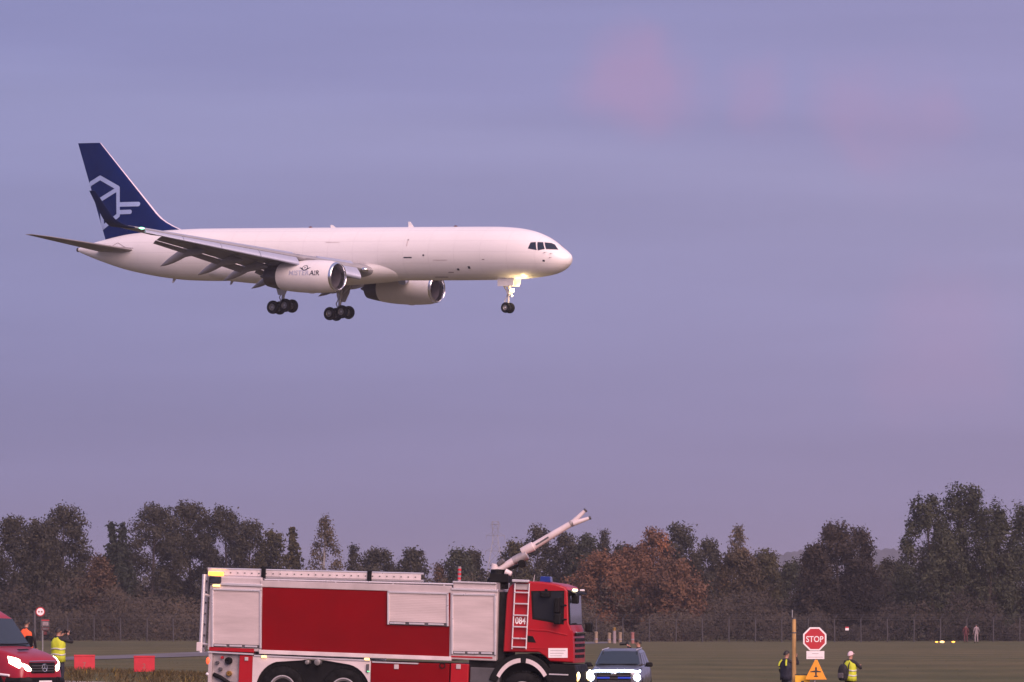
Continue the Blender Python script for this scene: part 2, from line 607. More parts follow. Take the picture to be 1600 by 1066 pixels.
def grid_mesh(name, xs, ys, zf, material, kind='structure'):
    Xg, Yg = np.meshgrid(xs, ys)
    Z = zf(Xg, Yg)
    nx, ny = len(xs), len(ys)
    co = np.stack([Xg, Yg, Z], -1).reshape(-1, 3)
    idx = np.arange(nx * ny).reshape(ny, nx)
    fa = np.stack([idx[:-1, :-1], idx[:-1, 1:], idx[1:, 1:], idx[1:, :-1]], -1).reshape(-1, 4)
    m = quads_mesh(name, co, fa)
    m.polygons.foreach_set('use_smooth', [True] * len(m.polygons))
    o = bpy.data.objects.new(name, m)
    o.data.materials.append(material)
    COL.objects.link(o)
    o['kind'] = kind
    return o


def quads_mesh(name, co, fa, tint=None):
    co = np.ascontiguousarray(co, np.float32)
    fa = np.ascontiguousarray(fa, np.int32)
    m = bpy.data.meshes.new(name)
    m.vertices.add(len(co))
    m.vertices.foreach_set('co', co.ravel())
    k = fa.shape[1]
    m.loops.add(fa.size)
    m.loops.foreach_set('vertex_index', fa.ravel())
    m.polygons.add(len(fa))
    m.polygons.foreach_set('loop_start', np.arange(0, fa.size, k, dtype=np.int32))
    if tint is not None:
        a = m.attributes.new('tint', 'FLOAT', 'POINT')
        a.data.foreach_set('value', np.ascontiguousarray(tint, np.float32))
    m.update(calc_edges=True)
    return m


def ground_material():
    m = bpy.data.materials.new('mown_grass')
    m.use_nodes = True
    n, l = m.node_tree.nodes, m.node_tree.links
    b = n['Principled BSDF']
    b.inputs['Roughness'].default_value = 0.95
    b.inputs['Specular IOR Level'].default_value = 0.15
    t = N(n, 'ShaderNodeTexCoord')
    cols = []
    for sc, det, c0, c1, lo, hi in ((0.035, 5, (0.068, 0.070, 0.028), (0.125, 0.100, 0.046), 0.35, 0.68),
                                    (0.35, 6, (0.062, 0.068, 0.026), (0.135, 0.112, 0.052), 0.3, 0.7)):
        mpn = N(n, 'ShaderNodeMapping')
        mpn.inputs['Scale'].default_value = (1.0, 0.45, 1.0)
        l.new(t.outputs['Object'], mpn.inputs[0])
        z = N(n, 'ShaderNodeTexNoise')
        z.inputs['Scale'].default_value = sc
        z.inputs['Detail'].default_value = det
        l.new(mpn.outputs[0], z.inputs['Vector'])
        r = N(n, 'ShaderNodeValToRGB')
        r.color_ramp.elements[0].position, r.color_ramp.elements[0].color = lo, (*c0, 1)
        r.color_ramp.elements[1].position, r.color_ramp.elements[1].color = hi, (*c1, 1)
        l.new(z.outputs[0], r.inputs[0])
        cols.append(r)
    mx = N(n, 'ShaderNodeMix', data_type='RGBA')
    mx.inputs[0].default_value = 0.5
    l.new(cols[0].outputs[0], mx.inputs[6])
    l.new(cols[1].outputs[0], mx.inputs[7])
    wv = N(n, 'ShaderNodeTexWave', wave_type='BANDS', bands_direction='Y')
    wv.inputs['Scale'].default_value = 0.022
    wv.inputs['Distortion'].default_value = 9.0
    wv.inputs['Detail'].default_value = 3
    wv.inputs['Detail Scale'].default_value = 0.5
    l.new(t.outputs['Object'], wv.inputs['Vector'])
    wr_ = N(n, 'ShaderNodeMapRange')
    wr_.inputs[3].default_value, wr_.inputs[4].default_value = 0.86, 1.10
    l.new(wv.outputs['Fac'], wr_.inputs[0])
    wm_ = N(n, 'ShaderNodeVectorMath', operation='SCALE')
    l.new(mx.outputs[2], wm_.inputs[0])
    l.new(wr_.outputs[0], wm_.inputs['Scale'])
    l.new(wm_.outputs[0], b.inputs['Base Color'])
    z = N(n, 'ShaderNodeTexNoise')
    z.inputs['Scale'].default_value = 4
    l.new(t.outputs['Object'], z.inputs['Vector'])
    bp = N(n, 'ShaderNodeBump')
    bp.inputs['Strength'].default_value = 0.6
    bp.inputs['Distance'].default_value = 0.1
    l.new(z.outputs[0], bp.inputs['Height'])
    l.new(bp.outputs[0], b.inputs['Normal'])
    return m


GM = ground_material()
xs_ = np.concatenate([[-3000, -1500, -700, -300, -150, -100], np.arange(-70, 71, 1.5), [100, 150, 300, 700, 1500, 3000]])
ys_ = np.concatenate([[-120, -60, 0, 60, 100], np.arange(110, 300, 2.0), np.arange(300, 620, 6.0),
                      [650, 700, 800, 1000, 1300, 1700, 2200, 2800, 3600, 4400, 5200]])
grid_mesh('ground', xs_, ys_, gz, GM)


def strip(name, pts, material, off, n=60):
    """a road laid on the ground: list of (x, y, width along y)"""
    p = np.array(pts, float)
    tt = np.linspace(0, len(p) - 1, n)
    k = np.arange(len(p))
    X, Y, W = (hermite(k, p[:, i], tt) for i in range(3))
    co, fa = [], []
    m_ = 5
    for x, y, w in zip(X, Y, W):
        for j in range(m_):
            yy = y + (j / (m_ - 1) - 0.5) * w
            co.append((x, yy, gzf(x, yy) + off))
    for i in range(n - 1):
        for j in range(m_ - 1):
            a = i * m_ + j
            fa.append((a, a + m_, a + m_ + 1, a + 1))
    o = bpy.data.objects.new(name, quads_mesh(name, np.array(co), np.array(fa)))
    o.data.materials.append(MATS[material])
    COL.objects.link(o)
    o['kind'] = 'structure'
    return o


# pale perimeter road that curves away behind the engine, and the road the vehicles use
strip('perimeter_road', [(-60, 292, 26), (-40, 296, 26), (-29, 304, 28), (-22, 330, 36), (-14, 366, 40), (-6, 400, 44), (2, 440, 40), (9, 470, 30)],
      'road_grey', 0.03)
strip('service_road', [(-60, 141, 9), (-20, 141, 9), (-6, 142, 9), (8, 143, 9), (24, 146, 9), (60, 150, 9)], 'tarmac', 0.02)
strip('kerb_strip', [(-14, 157.5, 0.5), (-11.7, 157.6, .5), (-9, 157.7, .5), (-6, 158, .5)], 'line_white', 0.06, 12)

# grass and weeds


def tufts(name, n, sampler, hmin, hmax, wid, material, label, lean=0.5):
    X, Y = sampler(n)
    Z = gz(X, Y)
    az = rng.uniform(0, 2 * PI, n)
    h = rng.uniform(hmin, hmax, n)
    w = wid * rng.uniform(0.5, 1.4, n)
    dx, dy = np.cos(az), np.sin(az)
    lx, ly = rng.normal(0, lean, n) * h, rng.normal(0, lean, n) * h
    b = np.stack([X, Y, Z - 0.02], -1)
    co = np.empty((n, 4, 3))
    side = np.stack([dx * w, dy * w, np.zeros(n)], -1)
    co[:, 0] = b - side
    co[:, 1] = b + side
    tip = b + np.stack([lx, ly, h], -1)
    co[:, 2] = tip + side * 0.35
    co[:, 3] = tip - side * 0.35
    tint = np.repeat(np.clip(rng.normal(0.45, 0.25, n), 0, 1), 4)
    o = bpy.data.objects.new(name, quads_mesh(name, co.reshape(-1, 3), np.arange(4 * n).reshape(-1, 4), tint))
    o.data.materials.append(MATS[material])
    COL.objects.link(o)
    return tag(o, label, name.replace('_', ' '), kind='stuff')


def field(n):
    u = rng.random(n)
    Y = 160 * (500 / 160) ** u
    X = rng.uniform(-1, 1, n) * Y * 0.106
    keep = ~((X < 3) & (np.abs(Y - np.interp(X, [-60, -40, -29, -22, -14, -6, 2, 9], [292, 296, 304, 330, 366, 400, 440, 470])) < 18))
    return X[keep], Y[keep]


def field_n(n):
    X, Y = field(int(n * 1.3))
    return X[:n], Y[:n]


Xf, Yf = field(26000)
tufts('grass', len(Xf), lambda n: (Xf, Yf), 0.01, 0.035, 0.05, 'grass_blade', 'short olive and straw grass covering the airfield', 0.6)


def weeds(n):
    X = rng.uniform(-17, -7.2, n)
    Y = rng.uniform(146, 181, n)
    c = np.sin(X * 2.1) + np.sin(X * 5.3 + Y * .3) + np.sin(Y * .9)
    keep = rng.random(n) < np.clip(0.5 + c * 0.25, 0.1, 1)
    return X[keep], Y[keep]


Xw, Yw = weeds(34000)
tufts('weeds', len(Xw), lambda n: (Xw, Yw), 0.03, 0.20, 0.016, 'weed_leaf', 'tangle of brown and yellow weeds in front of the red marker boards', 0.5)

# far wooded hills
hxp = [-900, -300, 60, 115, 150, 195, 235, 262, 400, 900]
hpy = [915, 905, 898, 880, 858, 856, 848, 858, 866, 880]


def hill_z(X, Y):
    top = np.interp(X * 2700 / 4200, hxp, hpy)
    H = (CY - top) / FPX * 4200 + CAM_H
    prof = np.exp(-((Y - 4200) / 230) ** 2)
    lump = 1.6 * np.sin(X * 0.21) * np.sin(Y * 0.11 + X * 0.05) + 1.1 * np.sin(X * 0.53 + 1) + 0.8 * np.sin(X * 1.1 + Y * .4)
    return H * prof + lump * prof - 2.0


grid_mesh('hills', np.concatenate([np.arange(-1400, 0, 40), np.arange(0, 660, 2.5), np.arange(660, 1400, 30)]),
          np.arange(3650, 4751, 30.0), hill_z, MATS['hill_wood'])

# ================================================================== cargo jet
# local axes: x forward (nose at 0, tail at -47), y to its left, z up from the hull's centre line
PF, PL, PU = Vector((0.82602, -0.56236, -0.03793)), Vector((0.56209, 0.82687, -0.01854)), Vector((0.04179, -0.00600, 0.99911))
PN = Vector((4.4287, 379.673, 29.3328))
jet = empty('cargo_airplane', PN, None, 'white twin-engine cargo jet with dark blue tail fin, wheels down, flying above the trees', 'airplane')
jet.rotation_mode = 'QUATERNION'
jet.rotation_quaternion = Matrix((PF, PL, PU)).transposed().to_quaternion()


def jet_sz(px, py, y):
    """station behind the nose and height for a pixel, on the plane at lateral distance y"""
    d = Vector(((px - CX) / FPX, 1, (CY - py) / FPX))
    A = Matrix((d, PF, -PU)).transposed()
    s = A.inverted() @ (PN + PL * y - Vector((0, 0, CAM_H)))
    return s[1], s[2]


FS_T = [0, .08, .25, .5, 1.0, 1.61, 2.4, 3.6, 5.0, 6.8, 10, 34, 37, 39.5, 41.8, 44.3, 46.2, 47.0]
FZ_T = [-.36, -.10, .06, .24, .56, .96, 1.36, 1.74, 1.95, 2.04, 2.05, 2.02, 1.95, 1.82, 1.62, 1.18, .76, .52]
FS_B = [0, .08, .25, .7, 1.5, 2.4, 4, 6, 10, 15, 30, 33, 35.5, 38, 41.6, 44.5, 46.3, 47.0]
FZ_B = [-.36, -.66, -.88, -1.22, -1.52, -1.68, -1.84, -1.93, -1.98, -2.0, -2.02, -2.06, -2.02, -1.82, -1.28, -.56, .0, .25]
FS_W = [0, .08, .25, .7, 1.5, 2.4, 4, 6.2, 8, 33, 36, 38.5, 41.6, 44.5, 46.3, 47.0]
FZ_W = [.0, .26, .48, .84, 1.22, 1.47, 1.74, 1.87, 1.88, 1.88, 1.80, 1.60, 1.16, .66, .33, .13]


def hull_ring(s):
    return float(hermite(FS_T, FZ_T, s)), float(hermite(FS_B, FZ_B, s)), float(hermite(FS_W, FZ_W, s))


def hull_y(s, z):
    t, b, w = hull_ring(s)
    zc, h = (t + b) / 2, (t - b) / 2
    return w * math.sqrt(max(0.0, 1 - ((z - zc) / max(h, 1e-3)) ** 2))


st = list(np.concatenate([(np.linspace(0, 1, 22) ** 2) * 6.8, np.linspace(7.6, 33, 28), np.linspace(33.6, 47, 26)]))
rings = []
for s in st:
    t, b, w = hull_ring(s)
    zc, h = (t + b) / 2, (t - b) / 2
    rings.append([(-s, max(w, .004) * math.cos(2 * PI * i / 72), zc + max(h, .004) * math.sin(2 * PI * i / 72)) for i in range(72)])
hull = MB().loft(rings).build('fuselage', 'hull_white', jet, smooth=50)

# wing-to-body fairing under the belly
rings = []
for s in np.linspace(14.6, 33.6, 40):
    u = (s - 14.6) / 19.0
    k = math.sin(PI * u) ** 0.62 if 0 < u < 1 else 0
    w, zb = 1.2 + 0.98 * k, -1.75 - 0.66 * k
    ring = []
    for i in range(36):
        a = PI + PI * i / 35
        ring.append((-s, w * math.copysign(abs(math.cos(a)) ** 0.75, math.cos(a)), -0.95 + (zb + 0.95) * abs(math.sin(a)) ** 0.8))
    ring.append((-s, 0, -.9))
    rings.append(ring)
MB().loft(rings).build('belly_fairing', 'hull_white', hull, smooth=60)

# cockpit windows


def patch(polysz, side, off, cuts=4):
    b = bmesh.new()
    vs_ = [b.verts.new((p[0], p[1], 0)) for p in polysz]
    b.faces.new(vs_)
    bmesh.ops.triangulate(b, faces=b.faces)
    for _ in range(cuts - 1):
        bmesh.ops.subdivide_edges(b, edges=b.edges, cuts=1, use_grid_fill=True)
    mb = MB()
    pos, ind = [], {}
    for v in b.verts:
        ind[v] = len(pos)
        s, z = v.co.x, v.co.y
        y = hull_y(s, z)
        e = 0.02
        ny = Vector(((hull_y(s + e, z) - hull_y(s - e, z)) / (2 * e), 1, -(hull_y(s, z + e) - hull_y(s, z - e)) / (2 * e))).normalized()
        q = Vector((-s, y, z)) + ny * off
        pos.append((q.x, side * q.y, q.z))
    mb.add(pos, [tuple(ind[v] for v in f.verts) for f in b.faces])
    b.free()
    return mb


def hull_hit(px, py):
    y = -1.5
    for _ in range(40):
        s, z = jet_sz(px, py, y)
        y = 0.5 * y + 0.5 * (-hull_y(s, z))
    return s, z


wins = [[(860, 346), (884, 291), (931, 288), (938, 360), (908, 354)], [(947, 288), (999, 290), (1013, 350), (950, 362)],
        [(1013, 291), (1075, 297), (1106, 311), (1138, 356), (1027, 351)]]
for wi in wins:
    poly = [hull_hit(680 + a / 5.92, 330 + b / 5.92) for a, b in wi]
    cs, cz = sum(p[0] for p in poly) / len(poly), sum(p[1] for p in poly) / len(poly)
    big = [(cs + (p[0] - cs) * 1.07, cz + (p[1] - cz) * 1.09) for p in poly]
    for side in (-1, 1):
        fr = patch(big, side, 0.008).build('cockpit_window', 'window_trim', hull, smooth=60)
        o = patch(poly, side, 0.018).build('cockpit_pane', 'cockpit_glass', hull, smooth=60)

# small fittings along the hull


def hull_mark(px, py, w, h, m='seam', name='vent', side=-1):
    s, z = hull_hit(px, py)
    poly = [(s - w / 2, z - h / 2), (s + w / 2, z - h / 2), (s + w / 2, z + h / 2), (s - w / 2, z + h / 2)]
    return patch(poly, side, 0.012, 2).build(name, m, hull)


hull_mark(637, 402.5, .75, .09, 'letter_dark', 'vent')
hull_mark(661.5, 399, .16, .12, 'letter_dark', 'vent')
hull_mark(733, 418, .2, .18, 'letter_dark', 'drain_port')
hull_mark(716, 421, .2, .14, 'letter_dark', 'drain_port')
hull_mark(755, 405.5, .22, .06, 'seam', 'static_port')
hull_mark(849.5, 407.5, .17, .13, 'letter_dark', 'static_port')
hull_mark(688, 406.5, 1.3, .05, 'seam_soft', 'door_seam')
hull_mark(705, 425.5, .5, .05, 'seam', 'door_seam')
hull_mark(690, 433, 1.2, .05, 'seam', 'door_seam')
hull_mark(520, 379, 1.3, .04, 'seam_soft', 'door_seam')
hull_mark(323, 423, .22, .18, 'letter_dark', 'vent')
hull_mark(638, 375, .14, .10, 'seam', 'static_port')
hull_mark(636, 381, .1, .4, 'seam_soft', 'door_seam')
hull_mark(513, 378.5, .5, .03, 'seam_soft', 'door_seam')
for px, py in ((860, 396.5), (859, 402.5), (850.5, 394.5)):
    s, z = hull_hit(px, py)
    y = -hull_y(s, z)
    MB().cyl((-s, y + .02, z), (-s + .04, y - .13, z - .01), .022, .016, 8).cyl((-s + .03, y - .12, z), (-s + .26, y - .13, z), .02, .012, 8).build('pitot_probe', 'seam', hull, smooth=40)
for s, h, m in ((14.7, .42, 'hull_white'), (22.0, .22, 'hull_white'),):
    z = hull_ring(s)[0] - .02
    MB().prism([(-s - .25, z), (-s + .25, z), (-s - .12, z + h), (-s - .3, z + h)], -.025, .025).build('blade_antenna', m, hull)
for s in (31.5, 37.2):
    z = hull_ring(s)[1] + .04
    MB().prism([(-s - .16, z), (-s + .16, z), (-s - .1, z - .34), (-s - .24, z - .34)], -.025, .025).build('drain_mast', 'gear_white', hull)
for s in (10.6, 24.2):
    z = hull_ring(s)[0]
    MB().sphere((-s, 0, z + .02), (.16, .10, .09)).build('beacon', 'cloth_maroon', hull, smooth=60)
# tail cone end with the dark auxiliary exhaust
MB().lathe([(0, .18), (.16, .17), (.16, .11), (-.1, .10)], (-46.93, 0, .385), (-1, 0, .05), 20, cap=True).build('tail_exhaust', 'exhaust_metal', hull, smooth=40)

# ---- lifting surfaces


def naca(x, t):
    return 5 * t * (.2969 * math.sqrt(max(x, 0)) - .126 * x - .3516 * x * x + .2843 * x ** 3 - .1036 * x ** 4)


def foil(x0, x1, t, n=14, camber=0.015):
    xs = [x0 + (x1 - x0) * (i / n) ** 1.7 for i in range(n + 1)]
    cam_ = lambda x: camber * 4 * x * (1 - x)
    up = [(x, cam_(x) + naca(x, t)) for x in reversed(xs)]
    lo = [(x, cam_(x) - naca(x, t)) for x in xs]
    if x0 <= 0:
        lo = lo[1:]
    return up + lo


def W_le(y):
    return 17.0 + (abs(y) - 1.9) * 0.537


def W_te(y):
    y = abs(y)
    return 25.35 if y < 6.4 else 25.35 + (y - 6.4) * 0.225


def W_z(y):
    return -1.42 + (abs(y) - 1.9) * 0.108


def W_t(y):
    return float(np.interp(abs(y), [1.5, 6.5, 19], [.135, .115, .105]))


def wing_pt(y, xc, zc):
    c = W_te(y) - W_le(y)
    inc = R(float(np.interp(abs(y), [2, 19], [2.5, -3.0])))
    return (-(W_le(y) + (xc * math.cos(inc) + zc * math.sin(inc)) * c), y, W_z(y) + (-xc * math.sin(inc) + zc * math.cos(inc)) * c + .1)


def rot2(p, piv, ang, dx=0, dz=0):
    """turn a chord-plane point nose-up/tail-down by ang"""
    x, z = p[0] - piv[0], p[1] - piv[1]
    return (piv[0] + x * math.cos(ang) + z * math.sin(ang) + dx, piv[1] - x * math.sin(ang) + z * math.cos(ang) + dz)


for side, wname in ((-1, 'right'), (1, 'left')):
    ys = [1.2, 2.5, 4, 5.2, 6.4, 8, 10, 12, 14, 16, 17.5, 18.6, 19.0]
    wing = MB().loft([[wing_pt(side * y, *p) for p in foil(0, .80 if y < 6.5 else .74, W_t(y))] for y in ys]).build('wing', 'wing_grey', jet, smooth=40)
    # leading-edge slats, let out
    for a, b in ((2.9, 5.55), (7.35, 10.1), (10.14, 12.9), (12.94, 15.6), (15.64, 18.3)):
        rr = []
        for y in np.linspace(a, b, 4):
            f = foil(0, .20, W_t(y), 12)
            outer = [p for p in f if not (p[1] < 0.0 and p[0] > .075)]
            inner = [(.20 + (p[0] - .20) * .72 + .005, p[1] * .72 + .004) for p in reversed(outer[1:])]
            ring = [rot2(p, (.13, .0), -R(36), -.074, -.034) for p in outer + inner]
            rr.append([wing_pt(side * y, *p) for p in ring])
        MB().loft(rr).build('slat', 'slat_metal', wing, smooth=40)
    # flaps let down, two elements each
    for a, b, els_ in ((2.35, 5.7, ((.775, .14, R(25), -.026, 'flap'), (.915, .075, R(40), -.088, 'aft_flap'))),
                       (7.0, 15.4, ((.715, .20, R(27), -.032, 'flap'), (.905, .11, R(44), -.130, 'aft_flap')))):
        for x0, ch, ang, dz, nm in els_:
            rr = []
            for y in np.linspace(a, b, 5):
                ring = [rot2((x0 + p[0] * ch, p[1] * ch), (x0, 0), ang, -.012, dz + .012) for p in foil(0, 1, .15, 10)]
                rr.append([wing_pt(side * y, *p) for p in ring])
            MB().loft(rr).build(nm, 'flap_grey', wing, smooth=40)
    rr = []
    for y in np.linspace(5.8, 6.9, 3):
        rr.append([wing_pt(side * y, *p) for p in foil(.745, 1, W_t(y), 8)])
    MB().loft(rr).build('wing_panel', 'wing_grey', wing, smooth=40)
    rr = []
    for y in np.linspace(15.5, 18.9, 4):
        rr.append([wing_pt(side * y, *p) for p in foil(.745, 1, W_t(y), 8)])
    MB().loft(rr).build('aileron', 'wing_grey', wing, smooth=40)
    # canoe fairings that carry the flap tracks, drooped with the flaps
    for y in (4.3, 6.95, 9.1, 12.25):
        c = W_te(y) - W_le(y)
        rr = []
        for u in np.linspace(0, 1, 12):
            w = .25 * math.sin(PI * min(1, u * 1.02 + .02)) ** .55 + .012
            hh = .38 * math.sin(PI * min(1, u * 1.02 + .02)) ** .6 + .012
            L = 4.2
            sx = W_le(y) + .55 * c + u * L
            droop = 0 if u < .42 else (u - .42) * L * .46
            zc = W_z(y) - .052 * c * 1.0 - .03 * c - .08 - droop
            rr.append([(-sx, side * y + w * math.cos(2 * PI * i / 12), zc + hh * math.sin(2 * PI * i / 12)) for i in range(12)])
        MB().loft(rr).build('flap_track_fairing', 'fairing_grey', wing, smooth=50)
    # blended winglet
    rr = []
    for k in range(13):
        u = k / 12
        ang = R(74) * min(1, u * 2.1)
        if k == 0:
            yy, zz, prev = 18.98, W_z(18.98), (18.98, W_z(18.98))
        else:
            step = 3.25 / 12
            yy, zz = prev[0] + math.cos(ang) * step, prev[1] + math.sin(ang) * step
        prev = (yy, zz)
        c = float(np.interp(u, [0, .35, 1], [2.05, 1.08, .55]))
        le = float(np.interp(u, [0, .35, 1], [W_le(19.0), W_le(19.0) + 1.3, W_le(19.0) + 2.75]))
        sec = foil(0, 1, .09, 10, 0)
        rr.append([(-(le + p[0] * c), side * (yy - p[1] * c * math.sin(ang)), zz + p[1] * c * math.cos(ang) + .1 - (-p[0] * .05 * c if k == 0 else 0)) for p in sec])
    MB().loft(rr).build('winglet', 'winglet_blue', wing, smooth=50)
    MB().sphere((-W_le(18.6) + .03, side * 18.55, W_z(18.6) + .13), (.16, .26, .07)).build('navigation_light', 'lamp_green' if side < 0 else 'lamp_red', wing, smooth=60)
    # landing-light housing at the wing root
    MB().sphere((-W_le(2.4) + .12, side * 2.35, W_z(2.4) + .02), (.32, .36, .20)).build('root_light', 'bare_metal', wing, smooth=60)

    # ---- engine
    ey, ez = side * 6.48, -2.18
    E0 = (0, ey, ez)
    eng = MB().lathe([(-16.78, 1.085), (-17.3, 1.185), (-18.2, 1.235), (-19.2, 1.235), (-20.2, 1.19), (-21.0, 1.12), (-21.75, 1.02), (-21.75, .90)],
                     E0, (1, 0, 0), 48).build('engine', 'nacelle_white', jet, smooth=40)
    MB().lathe([(-16.78, 1.083), (-16.68, 1.06), (-16.60, 1.03), (-16.56, .99), (-16.60, .955), (-16.75, .925), (-17.05, .905)],
               E0, (1, 0, 0), 48).build('inlet_lip', 'bare_metal', eng, smooth=80)
    MB().lathe([(-17.05, .904), (-17.5, .905), (-18.25, .93)], E0, (1, 0, 0), 40).build('inlet_duct', 'duct_dark', eng, smooth=60)
    fan = MB()
    fan.lathe([(-18.3, .93), (-18.3, .0)], E0, (1, 0, 0), 32)
    for k in range(22):
        a = 2 * PI * k / 22
        c_, s_ = math.cos(a), math.sin(a)
        c2, s2 = math.cos(a + .2), math.sin(a + .2)
        p = [(-18.22, ey + .25 * c_, ez + .25 * s_), (-18.22, ey + .91 * c_, ez + .91 * s_), (-18.08, ey + .91 * c2, ez + .91 * s2),
             (-18.08, ey + .25 * c2, ez + .25 * s2)]
        fan.add(p + [(q[0] - .02, q[1], q[2]) for q in p], [(0, 1, 2, 3), (4, 7, 6, 5), (0, 4, 5, 1), (1, 5, 6, 2), (2, 6, 7, 3), (3, 7, 4, 0)])
    fan.build('fan', 'fan_dark', eng)
    MB().lathe([(-17.55, .0), (-17.62, .08), (-17.85, .19), (-18.1, .26)], E0, (1, 0, 0), 24).build('spinner', 'seam', eng, smooth=60)
    MB().lathe([(-21.62, 1.015), (-22.1, .955), (-22.6, .87), (-23.1, .76), (-23.1, .70), (-22.4, .72)], E0, (1, 0, 0), 40).build('exhaust_nozzle', 'exhaust_metal', eng, smooth=40)
    MB().lathe([(-22.4, .45), (-23.1, .40), (-23.9, .05)], E0, (1, 0, 0), 24).build('exhaust_cone', 'exhaust_metal', eng, smooth=60)
    py_ = MB()
    rr = []
    for sx, zt, zb, w in ((18.2, -1.0, -1.2, .03), (18.9, -.86, -1.2, .16), (20.0, -.72, -1.3, .2), (21.5, -.9, -1.4, .2), (23.0, -1.15, -1.6, .16), (24.6, -1.35, -1.6, .03)):
        rr.append([(-sx, ey - w, zb), (-sx, ey + w, zb), (-sx, ey + w, zt), (-sx, ey - w, zt)])
    py_.loft(rr).build('pylon', 'fairing_grey', eng, smooth=30)
    # small drain mast and latch blisters on the cowl
    MB().sphere((-18.9, ey - .1, ez - 1.22), (.35, .1, .07)).build('cowl_blister', 'nacelle_white', eng, smooth=60)

    def on_cowl(x, h):
        """point on the cowl's outer flank: x forward, h arc height above the engine axis"""
        r = float(np.interp(-x, [17.3, 18.2, 19.2, 20.2, 21.0, 21.75], [1.185, 1.235, 1.235, 1.19, 1.12, 1.02])) + .012
        a = h / r
        return (x, ey + side * r * math.cos(a), ez + r * math.sin(a))

    # lettering and the emblem above it, on the outer flank of each cowl
    xs0, xs1 = -20.36, -17.48          # word spans these stations
    hb = .02
    for txt, m_, x_a, x_b, bold in (('MISTER', 'letter_pale', xs0, -18.43, .006), ('AIR', 'letter_dark', -18.40, xs1, .010)):
        tv, tf, ta, tb_ = text_mesh(txt, .52, bold)
        k = (x_b - x_a) / (tb_ - ta)
        pts = []
        for p in tv:
            xx = x_a + (p[0] - ta) * k
            if side > 0:
                xx = xs0 + xs1 - xx
            pts.append(on_cowl(xx, hb + p[1]))
        MB().add(pts, tf).build('lettering', m_, eng)
    ring_c, hr = -18.92, .62
    eb = MB()

    def stroke(pts, w):
        for (x1, h1), (x2, h2) in zip(pts[:-1], pts[1:]):
            d = math.hypot(x2 - x1, h2 - h1)
            nx_, nh = -(h2 - h1) / d * w / 2, (x2 - x1) / d * w / 2
            eb.add([on_cowl(x1 + nx_, h1 + nh), on_cowl(x2 + nx_, h2 + nh), on_cowl(x2 - nx_, h2 - nh), on_cowl(x1 - nx_, h1 - nh)], [(0, 1, 2, 3)])
    stroke([(ring_c + .23 * math.cos(a), hr + .2 * math.sin(a)) for a in np.linspace(0, 2 * PI, 25)], .05)
    stroke([(ring_c - .50, hr - .0), (ring_c - .24, hr - .06)], .05)
    stroke([(ring_c + .24, hr - .06), (ring_c + .50, hr)], .05)
    stroke([(ring_c - .38, hr - .05), (ring_c - .18, hr - .17), (ring_c, hr - .26), (ring_c + .18, hr - .17), (ring_c + .38, hr - .05)], .06)
    stroke([(ring_c - .11, hr + .08), (ring_c, hr), (ring_c + .11, hr + .08)], .035)
    stroke([(ring_c, hr), (ring_c, hr - .1)], .035)
    eb.build('emblem', 'letter_dark', eng)

    # ---- tailplane
    rr = []
    for u in np.linspace(0, 1, 8):
        y = .5 + u * 7.2
        le, te, z = 39.9 + u * 5.15, 44.4 + u * 1.75, .18 + u * .82
        if u == 1:
            le += .35
        rr.append([(-(le + p[0] * (te - le)), side * y, z + p[1] * (te - le)) for p in foil(0, 1, .085, 14, 0)])
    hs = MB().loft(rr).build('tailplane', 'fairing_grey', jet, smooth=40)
    sv = []
    for (s, z) in ((40.3, .62), (42.4, 1.05 - .3), (44.6, .75), (44.8, .35), (42.4, -.05), (40.2, -.1)):
        sv.append((s, z))
    pl = [(sv[i], sv[(i + 1) % len(sv)]) for i in range(len(sv))]

# ---- fin


def fin_le(z):
    base = 38.2 + (z - 2.31) * 1.069
    if z < 3.2:
        base -= 1.9 * ((3.2 - z) / 1.4) ** 2.2 * .75
    return base


def fin_te(z):
    return 44.3 + (z - 1.17) * .416


def fin_t(s, z):
    c = fin_te(z) - fin_le(z)
    return naca(min(1, max(0, (s - fin_le(z)) / c)), .088) * c


zs = [1.05, 1.6, 1.85, 2.0, 2.2, 2.5, 2.8, 3.2, 4, 5, 6, 7, 8, 8.6, 8.85]


def fin_loft(x0, x1, n, k=1.0):
    rr = []
    for z in zs:
        le, te = fin_le(max(z, 1.75)), fin_te(z)
        c = te - le
        rr.append([(-(le + p[0] * c), p[1] * c * k, z) for p in foil(x0, x1, .088, n, 0)])
    return MB().loft(rr)


fin = fin_loft(.018, .68, 14).build('fin', 'fin_blue', jet, smooth=40)
fin_loft(.684, 1.0, 8).build('rudder', 'fin_blue', fin, smooth=40)
fin_loft(0.0, .0175, 5, 1.02).build('leading_edge', 'fin_edge', fin, smooth=60)


def zoomp(a, b):
    s, z = jet_sz(20 + a / 4.633, 210 + b / 4.635, 0)
    return s, z


